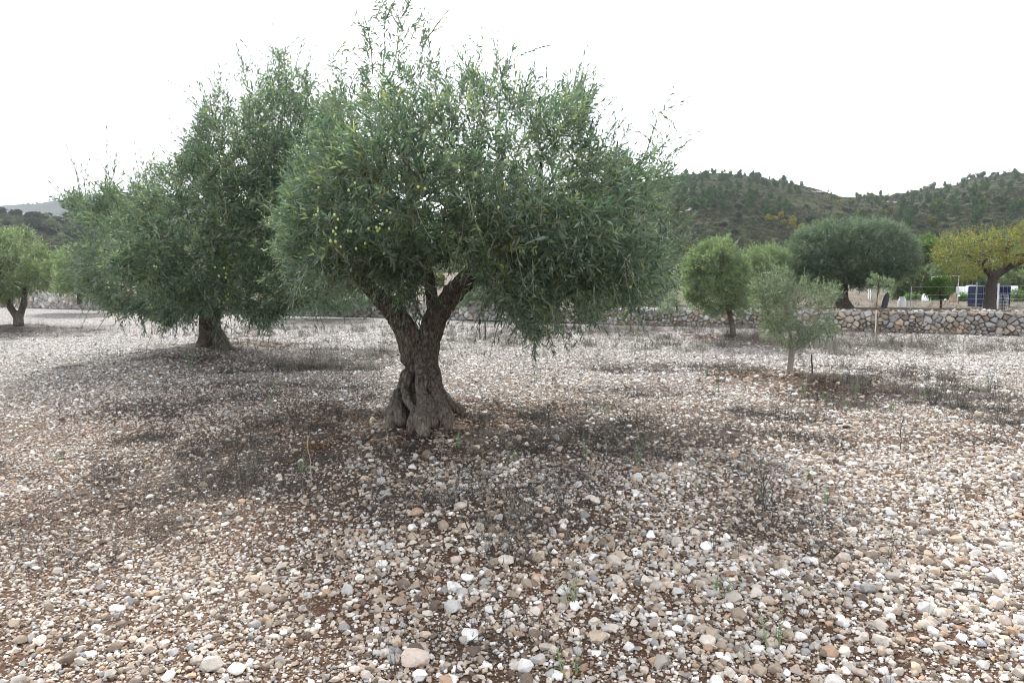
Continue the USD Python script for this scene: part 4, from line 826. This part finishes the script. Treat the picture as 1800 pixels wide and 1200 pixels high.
# ------------------------------------------------------------------ things on the terrace
def tpb(px, py, dy):
    q = tp(px, py); k = (q[1] + dy) / q[1]; return np.array([q[0] * k, q[1] * k, TERR])
def lathe(profile, seg=20):
    return trimesh.creation.revolve(np.array(profile), sections=seg)
def drum(px, pyb, hpx, wpx, label, name='white_drum'):
    p = tp(px, pyb); k = p[1] / F; h, r = hpx * k, wpx * k / 2
    t = thing(name, label, 'drum', p)
    obj('body', lathe([(0, 0), (r * .9, 0), (r, h * .06), (r, h * .62), (r * .92, h * .72), (r * .62, h * .80), (r * .62, h * .86), (0, h * .86)]), M_plastic, t, smooth=40)
    obj('lid', lathe([(0, h * .862), (r * .72, h * .862), (r * .74, h * .9), (r * .72, h * .985), (r * .66, h), (0, h)]), M_plastic, t, smooth=40)
    for s in (-1, 1): obj('handle', tube(spline([(s * r * .9, 0, h * .72), (s * r * 1.02, 0, h * .8), (s * r * .7, 0, h * .84)], 7), r * .09, 6), M_plastic, t, smooth=True)
    return t
drum(1585, 540, 18, 13, 'white plastic drum with handles standing on the terrace behind the wall')
drum(1626, 529, 12.5, 10.5, 'smaller white plastic jug left of the citrus tree', 'white_jug')
p = tp(1556, 541.5); k = p[1] / F
t = thing('covered_post', 'dark leaning post with white jug on top, between thin sapling and white drum', 'post', p)
obj('post', tube(spline([(-2.5 * k, 0, 0), (0, 0, 12 * k), (3 * k, 0, 24 * k), (4 * k, 0, 27 * k)], 9), np.array([4.6, 4.8, 5, 5, 5, 4.8, 4.4, 3.6, 2.0]) * k, 12), M_darkpl, t, smooth=50)
obj('jug', lathe([(0, 0), (1.5 * k, 0), (1.7 * k, 2 * k), (.8 * k, 3.4 * k), (.7 * k, 4.4 * k), (0, 4.4 * k)], 12).apply_translation((4 * k, 0, 27 * k)), M_plastic, t, smooth=40)
def post(name, label, px, py0, py1, wpx, material, cap=True, dx=0):
    p = tp(px, py0); k = p[1] / F; q = at(px + dx, py1, p[1]) - p
    m = obj(name, tube([np.zeros(3), q * .5, q], wpx * k / 2, 10), material, smooth=40, label=label, category='post'); m.AddTranslateOp().Set(Gf.Vec3d(*map(float, p)))
post('white_post', 'left one of two thin white posts side by side behind the sapling', 1526.5, 527, 485, 1.6, M_plastic)
post('white_post', 'right one of two thin white posts side by side behind the sapling', 1530, 527.5, 489, 1.4, M_plastic)
for k, (a, b, c, lab) in enumerate([(1594, 1602.7, 495, 'leftmost of the leaning canes, right of the big dark olive'), (1611, 1624, 484, 'second leaning cane from the left, above the white jug'), (1629, 1636, 486, 'leaning cane just left of the citrus tree top'), (1688, 1694, 486, 'leaning cane just right of the crossbar post'), (1703, 1713, 483, 'leaning cane above the blue tank')]):
    post('leaning_cane', lab, a, 527, c, 1.3, M_cane, dx=b - a)
p = tp(1683, 531); k = p[1] / F
t = thing('pole_frame', 'thin grey frame of an upright post and a long level crossbar above the citrus tree', 'frame', p)
obj('post', tube([(0, 0, 0), (0, 0, 22 * k), (0, 0, 45 * k)], .8 * k, 8), M_greypost, t, smooth=40)
obj('crossbar', tube([(3 * k, .02, 45.6 * k), (-20 * k, .05, 45.2 * k), (-46 * k, .1, 44.4 * k)], .5 * k, 8), M_steel, t, smooth=40)
obj('post', tube([(-45 * k, .1, 0), (-45 * k, .1, 22 * k), (-45 * k, .1, 43.6 * k)], .45 * k, 8), M_greypost, t, smooth=40)
# wire fence
p = tp(1753, 543); k = p[1] / F
t = thing('wire_fence', 'wire fence with a white post right of the almond trunk', 'fence', p)
obj('post', tube([(0, 0, 0), (0, 0, 22 * k), (0, 0, 45 * k)], 1.25 * k, 10), M_plastic, t, smooth=40)
obj('post', tube([(-35 * k, 0.1, 0), (-35 * k, .1, 22 * k), (-35 * k, .1, 47 * k)], 1.0 * k, 10), M_greypost, t, smooth=40)
obj('post', tube([(-150 * k, 0.1, 0), (-150 * k, .1, 22 * k), (-150 * k, .1, 40 * k)], .8 * k, 10), M_greypost, t, smooth=40)
obj('post', tube([(60 * k, 0.1, 0), (60 * k, .1, 22 * k), (60 * k, .1, 45 * k)], 1.0 * k, 10), M_greypost, t, smooth=40)
for z in (8, 17, 26, 40): obj('wire', tube([(-150 * k, .04, z * k * .95), (-35 * k, .04, z * k), (0, -.03, z * k), (60 * k, .04, z * k)], .0035, 5), M_steel, t)
# blue tank in a cage
p = tpb(1737, 540.5, 1.0); k = p[1] / F
t = thing('blue_tank', 'dark blue covered water tank in a wire cage behind the almond trunk', 'tank', p)
w, d, h = 49 * k, 40 * k, 36 * k
obj('body', np.array(0) if False else rounded_box(w, d, h, 2.2 * k).translate((0, 0, h / 2 + 1 * k)), M_blue, t, smooth=40)
obj('lid', lathe([(0, 0), (4 * k, 0), (4 * k, 1.2 * k), (3.4 * k, 1.6 * k), (0, 1.6 * k)], 16).apply_translation((0, 0, h + 1.1 * k)), M_darkpl, t, smooth=40)
obj('pallet', trimesh.creation.box((w, d, 1 * k)).apply_translation((0, 0, .5 * k)), M_darkpl, t)
for i in range(8): obj('cage_bar', tube([((i / 7 - .5) * w * .98, -d / 2 - .012, 1 * k), ((i / 7 - .5) * w * .98, -d / 2 - .012, h)], .15 * k, 5), M_greypost, t)
for z in (.06, .35, .65, .95): obj('cage_bar', tube([(-w / 2, -d / 2 - .022, z * h + k), (w / 2, -d / 2 - .022, z * h + k)], .15 * k, 5), M_greypost, t)
def tank(px, pyb, wpx, hpx, label):
    p = tpb(px, pyb, 0.6); k = p[1] / F; w, h = wpx * k, hpx * k
    t = thing('white_tank', label, 'tank', p)
    obj('body', rounded_box(w, w * .9, h, 2 * k).translate((0, 0, h / 2)), M_plastic, t, smooth=40)
    obj('lid', lathe([(0, 0), (2.6 * k, 0), (2.6 * k, 1 * k), (0, 1.3 * k)], 14).apply_translation((0, 0, h)), M_darkpl, t, smooth=40)
    for i in range(3): obj('cage_bar', tube([((i / 2 - .5) * w * .8, -w * .45 - .008, 0), ((i / 2 - .5) * w * .8, -w * .45 - .008, h * .96)], .25 * k, 5), M_steel, t)
tank(1690, 528, 15, 24, 'left one of two white plastic tanks left of the blue tank')
tank(1706.5, 528, 15, 26, 'right one of two white plastic tanks left of the blue tank')
tank(1771, 528, 22, 25, 'low wide white tank right of the white fence post')
p = tp(1674, 531); k = p[1] / F
v, f = np.array(trimesh.creation.icosphere(3).vertices), np.array(trimesh.creation.icosphere(3).faces)
v = v * (1 + 0.35 * (meshkit.fbm(v * 1.6, 3, 4) - .5))[:, None]; v[:, 0] += np.clip(v[:, 2], 0, 1) * .45; v = v * np.array([7.5, 6, 17]) * k * np.c_[1 - .35 * np.clip(v[:, 2:], 0, 1), 1 - .35 * np.clip(v[:, 2:], 0, 1), np.ones((len(v), 1))]
m = obj('clay_mound', (v, f), M_clay, smooth=True, label='orange-brown heap of earth beside the citrus tree', category='earth heap'); m.AddTranslateOp().Set(Gf.Vec3d(*map(float, p)))
for px, pb, pt, lab in [(1685, 534, 521, 'white cup on a dark stick right of the orange-brown heap'), (1661, 536, 528, 'white cup on a short stick at the citrus trunk')]:
    p = tp(px, pb); k = p[1] / F; hh = (pb - pt) * k
    t = thing('capped_stake', lab, 'stake', p); obj('stick', tube([(0, 0, 0), (0, 0, hh * .5), (0, 0, hh)], .6 * k, 6), M_dead, t)
    obj('cup', lathe([(0, hh), (1.9 * k, hh), (1.5 * k, hh + 2.6 * k), (0, hh + 2.6 * k)], 12), M_plastic, t, smooth=40)
# wire tree guard
p = tp(1763, 545); k = p[1] / F; r_, h_ = 7 * k, 26 * k
t = thing('tree_guard', 'round wire mesh tree guard right of the white fence post', 'tree guard', p)
for i in range(12): a = i / 12 * 6.283; obj('wire', tube([(r_ * math.cos(a), r_ * math.sin(a), 0), (r_ * math.cos(a), r_ * math.sin(a), h_)], .004, 4), M_steel, t)
for z in np.linspace(.05, 1, 6): obj('hoop', tube([(r_ * math.cos(a), r_ * math.sin(a), h_ * z) for a in np.linspace(0, 6.283, 17)], .004, 4, False), M_steel, t)
obj('stem', tube(spline([(0, 0, 0), (-.03, 0, h_ * .6), (.0, 0, h_ * .95)], 6), [.07, .06, .05, .05, .04, .02], 7), M_bark, t, smooth=True)
for k_, (bx, by, w, h, lab) in enumerate([(1692, 529, 13, 15, 'low leafy vegetable plant in front of the left white tank'), (1710, 529, 10, 14, 'low leafy vegetable plant in front of the right white tank'), (1788, 530, 18, 22, 'dark green low bush at the right edge under the almond tree'), (1605, 528, 16, 14, 'low green plants behind the white drum'), (1640, 528, 12, 12, 'low green plants beside the white jug')]):
    small_tree('garden_plant', lab, 'plant', [(bx - w, by), (bx - w, by - h * .6), (bx - w * .4, by - h * .95), (bx, by - h), (bx + w * .6, by - h * .8), (bx + w, by - h * .5), (bx + w, by)], tp(bx, by), [[(bx, by + 1, 0, 1), (bx, by - h * .4, 0, .8), (bx, by - h * .7, 0, .5)]], .5, 240, .25, 9, .1, [((0.05, 0.11, 0.03), 3), ((0.08, 0.15, 0.05), 2)], M_leaf, seed=90 + k_, nb=0, wide=.4)

# ------------------------------------------------------------------ trees and scrub on the hills
rh = np.random.default_rng(31)
def far_tree(kind, rng, n=230):
    """trunk (v, f) and crown (v, f, tone): a crown of leaf clumps round a few lobes, 1 m tall"""
    lobes = [(np.array([rng.normal(0, .13), rng.normal(0, .13), z]), r) for z, r in {'pine': [(.42, .24), (.58, .25), (.74, .2), (.88, .13)], 'round': [(.45, .32), (.6, .33), (.72, .25)], 'bush': [(.3, .42), (.4, .38), (.5, .3)]}[kind]]
    V, T = [], []
    for i in range(n):
        c, r = lobes[rng.integers(len(lobes))]; u = normed(rng.normal(size=3)); p = c + u * r * rng.uniform(.7, 1.12)
        a = normed(np.cross(u, rng.normal(size=3))); b = np.cross(u, a) ; s = r * rng.uniform(.22, .5); u2 = normed(u + .5 * rng.normal(size=3)); a = normed(np.cross(u2, a)); b = np.cross(u2, a)
        V += [p + a * s, p - a * s * .5 + b * s * .8, p - a * s * .6 - b * s * .7]; T += [rng.uniform(.7, 1.3)] * 3
    V = np.array(V); f = np.arange(len(V)).reshape(-1, 3)
    return tube([(0, 0, -.08), (0.01, 0, .3), (0, 0, .6)], [.035, .028, .012], 5), (V, f), np.array(T)[:, None]
def far_mat(name, c): return mat(name, {'a': ('attribute', {'attribute': 'tone'}), 'd': ('principled_bsdf', {'roughness': .95, 'specular_ior_level': .1}), 't': ('translucent_bsdf', {}), 'm': ('mix_closure', {'fac': .2})}, [('a.color', 'd.base_color'), ('a.color', 't.color'), ('d.BSDF', 'm.closure1'), ('t.BSDF', 'm.closure2')], 'm.closure')
M_far = far_mat('far_foliage', None)
CLASS = {}
def kindtree(key, kind, col, name):
    ps = []
    for j in range(3):
        path = f'/World/Looks/far_trees/{key}_{"abc"[j]}'
        c = stage.CreateClassPrim(path); tr, cr, tn = far_tree(kind, rh)
        usdkit.mesh(stage, path + '/trunk', tr, M_bark); m = usdkit.mesh(stage, path + '/crown', cr, M_far)
        UsdGeom.PrimvarsAPI(m).CreatePrimvar('tone', Sdf.ValueTypeNames.Color3fArray, 'vertex').Set(Vt.Vec3fArray.FromNumpy((tn * np.array(col)).astype(np.float32)))
        ps.append(path)
    CLASS[key] = ps
UsdGeom.Scope.Define(stage, '/World/Looks/far_trees')
kindtree('pine', 'pine', (.034, .060, .026), 'pine'); kindtree('green', 'pine', (.045, .088, .030), 'tree'); kindtree('yellow', 'round', (.19, .18, .035), 'tree'); kindtree('oak', 'bush', (.026, .04, .022), 'tree'); kindtree('lime', 'round', (.085, .11, .03), 'tree')
def plant(key, name, label, cat, group, P, hmin, hmax, wide=(0.8, 1.15)):
    for q in P:
        x = UsdGeom.Xform.Define(stage, path_for(name)); s = rh.uniform(hmin, hmax); w = s * rh.uniform(*wide)
        x.AddTranslateOp().Set(Gf.Vec3d(float(q[0]), float(q[1]), float(q[2]) - .1)); x.AddRotateZOp().Set(float(rh.uniform(0, 360))); x.AddScaleOp().Set(Gf.Vec3f(float(w), float(w), float(s)))
        x.GetPrim().GetReferences().AddInternalReference(CLASS[key][rh.integers(3)]); x.GetPrim().SetInstanceable(True)
        C(x, label=label, category=cat, group=group)
def on(surf, n, u0, u1, v0, v1): return surf(rh.uniform(u0, u1, n), rh.uniform(v0, v1, n))
plant('pine', 'pine_tree', 'dark pine standing on the skyline of the wooded hill', 'pine', 'pines along the skyline of the wooded hill', on(s_hill, 30, 1180, 1800, .965, .998), 1.6, 4.4)
plant('green', 'pine_tree', 'green pine in the dense stand on the upper left slope of the wooded hill', 'pine', 'pines on the upper left slope of the wooded hill', np.vstack([on(s_hill, 105, 1165, 1400, .48, .97), on(s_hill, 65, 1165, 1380, .2, .5)]), 2.2, 4.8)
plant('green', 'pine_tree', 'green pine on the right-hand slope of the wooded hill', 'pine', 'pines on the right-hand slope of the wooded hill', np.vstack([on(s_hill, 70, 1490, 1830, .48, .97), on(s_hill, 50, 1560, 1830, .2, .5)]), 2.4, 5.2)
plant('lime', 'pine_tree', 'light green pine on the right-hand slope of the wooded hill', 'pine', 'light green pines on the wooded hill', np.vstack([on(s_hill, 24, 1560, 1830, .2, .92), on(s_hill, 12, 1430, 1560, .25, .8)]), 2.2, 4.6)
plant('oak', 'oak_shrub', 'dark round shrub-tree scattered low on the wooded hill', 'shrub', 'dark shrub-trees low on the wooded hill', on(s_hill, 90, 1165, 1830, .06, .45), 1.1, 2.4, (1.0, 1.5))
plant('yellow', 'yellow_tree', 'small yellow autumn tree low on the wooded hill above the big dark olive', 'tree', 'yellow autumn trees at the foot of the wooded hill', np.vstack([s_hill(np.array([1352, 1358, 1366, 1372, 1384, 1388, 1400, 1402, 1345]), np.array([.17, .20, .22, .16, .19, .15, .11, .13, .16])), on(s_hill, 5, 1430, 1520, .35, .6)]), 1.6, 3.0)
plant('oak', 'oak_tree', 'dark round tree on the low scrub hill at the left edge', 'tree', 'dark trees on the low scrub hill at left', np.vstack([s_left(np.array([8, 18, 34, 44, 130, -40]), np.array([.95, .97, .97, .96, .97, .95])), on(s_left, 30, -80, 230, .3, .95)]), 2, 4.6, (1.2, 1.7))
plant('pine', 'ridge_tree', 'tree showing on the crest of the pale far ridge', 'tree', 'trees on the crest of the pale far ridge', on(s_far, 26, -40, 260, .94, .995), 5, 9, (1.1, 1.8))
gq = []
while len(gq) < 60:
    u, d = rh.uniform(-300, 2100), rh.uniform(52, 135)
    if 1180 < u < 1300 and d < 70: continue
    q = at(u, 500, d); off = (q[:2] - WA[:2]) @ wn
    if off > 12: gq.append((q[0], q[1], TERR + max(0, off - 45) * .062))
plant('green', 'orchard_tree', 'green tree of the rows far behind the wall, at the foot of the hills', 'tree', 'trees in rows far behind the wall', gq[:40], 2.2, 3.6, (1.0, 1.5))
plant('lime', 'orchard_tree', 'light green tree of the rows far behind the wall, at the foot of the hills', 'tree', 'light green trees far behind the wall', gq[40:], 2.0, 3.2, (1.0, 1.5))
sp = []
for key, col in (('a', (.045, .056, .030)), ('b', (.078, .076, .048)), ('c', (.034, .048, .024))):
    tr, cr, tn = far_tree('bush', rh, 40); sp.append((cr, M_far, False, tn * np.array(col)))
Q = np.vstack([np.vstack([on(s_hill, 5000, 1120, 1900, .02, 1.0), on(s_hill, 5000, 1120, 1900, .02, .4)]), on(s_left, 3200, -150, 300, .05, 1.0)]); n = len(Q)
instancer('hillside_scrub', 'low dark scrub bushes covering the slopes of the hills', 'scrub', sp, rh.integers(0, 3, n), Q - [0, 0, .1], rh.uniform(.5, 1.6, (n, 1)) * np.array([1.3, 1.3, .8]), quats(rh.uniform(0, 6.28, n), 0 * Q[:, 0], 0))
M_rock = stone_mat('hill_rock', (0.30, 0.285, 0.27), .3, .6)
for u, v, w, hgt, lab in [(1790, .93, 22, 5, 'pale rock outcrop near the top of the hill at the right edge'), (1572, .62, 14, 2.5, 'pale grey rock slab on the hill above the big dark olive'), (1700, .955, 8, 3, 'small rock outcrop just under the skyline on the right'), (1420, .72, 12, 1.6, 'pale rocks on the hill left of the saddle'), (1222, .22, 9, 2.0, 'pale rocks low on the hill beside the middle crown')]:
    q = s_hill(np.array([float(u)]), np.array([v]))[0]; parts = []
    for j in range(9):
        sv, sf = stone_mesh(rh, 16, .7); sv = sv * np.array([w * .4, w * .3, hgt]) * rh.uniform(.5, 1.1); off = np.array([rh.normal(0, w * .35), rh.normal(0, w * .15), 0])
        parts.append((sv + off + [0, 0, off[1] * .25], sf))
    t = thing('rock_outcrop', lab, 'rock', q)
    for m in parts: obj('boulder', m, M_rock, t, smooth=30)
q = s_far(np.array([52.0]), np.array([.72]))[0]; parts = []
for j in range(14):
    sv, sf = stone_mesh(rh, 16, .9); parts.append((sv * np.array([14, 8, 6]) + [rh.normal(0, 20), 0, rh.normal(0, 4) - 1], sf))
t = thing('pale_cliff', 'pale cliff face on the far ridge at left', 'cliff', q)
for m in parts: obj('rock_face', m, M_rock, t, smooth=30)

# ------------------------------------------------------------------ haze
if HAZE:
    hz = trimesh.creation.box((6000, 4400, 452)).apply_translation((0, 1700, 224.5))
    obj('haze', hz, mat('haze', {'v': ('principled_volume', {'color': (0.86, 0.92, 1.0), 'density': HAZE, 'anisotropy': 0.3})}, volume='v.volume'), kind='stuff', label='thin pale daylight haze over the whole valley', category='haze')
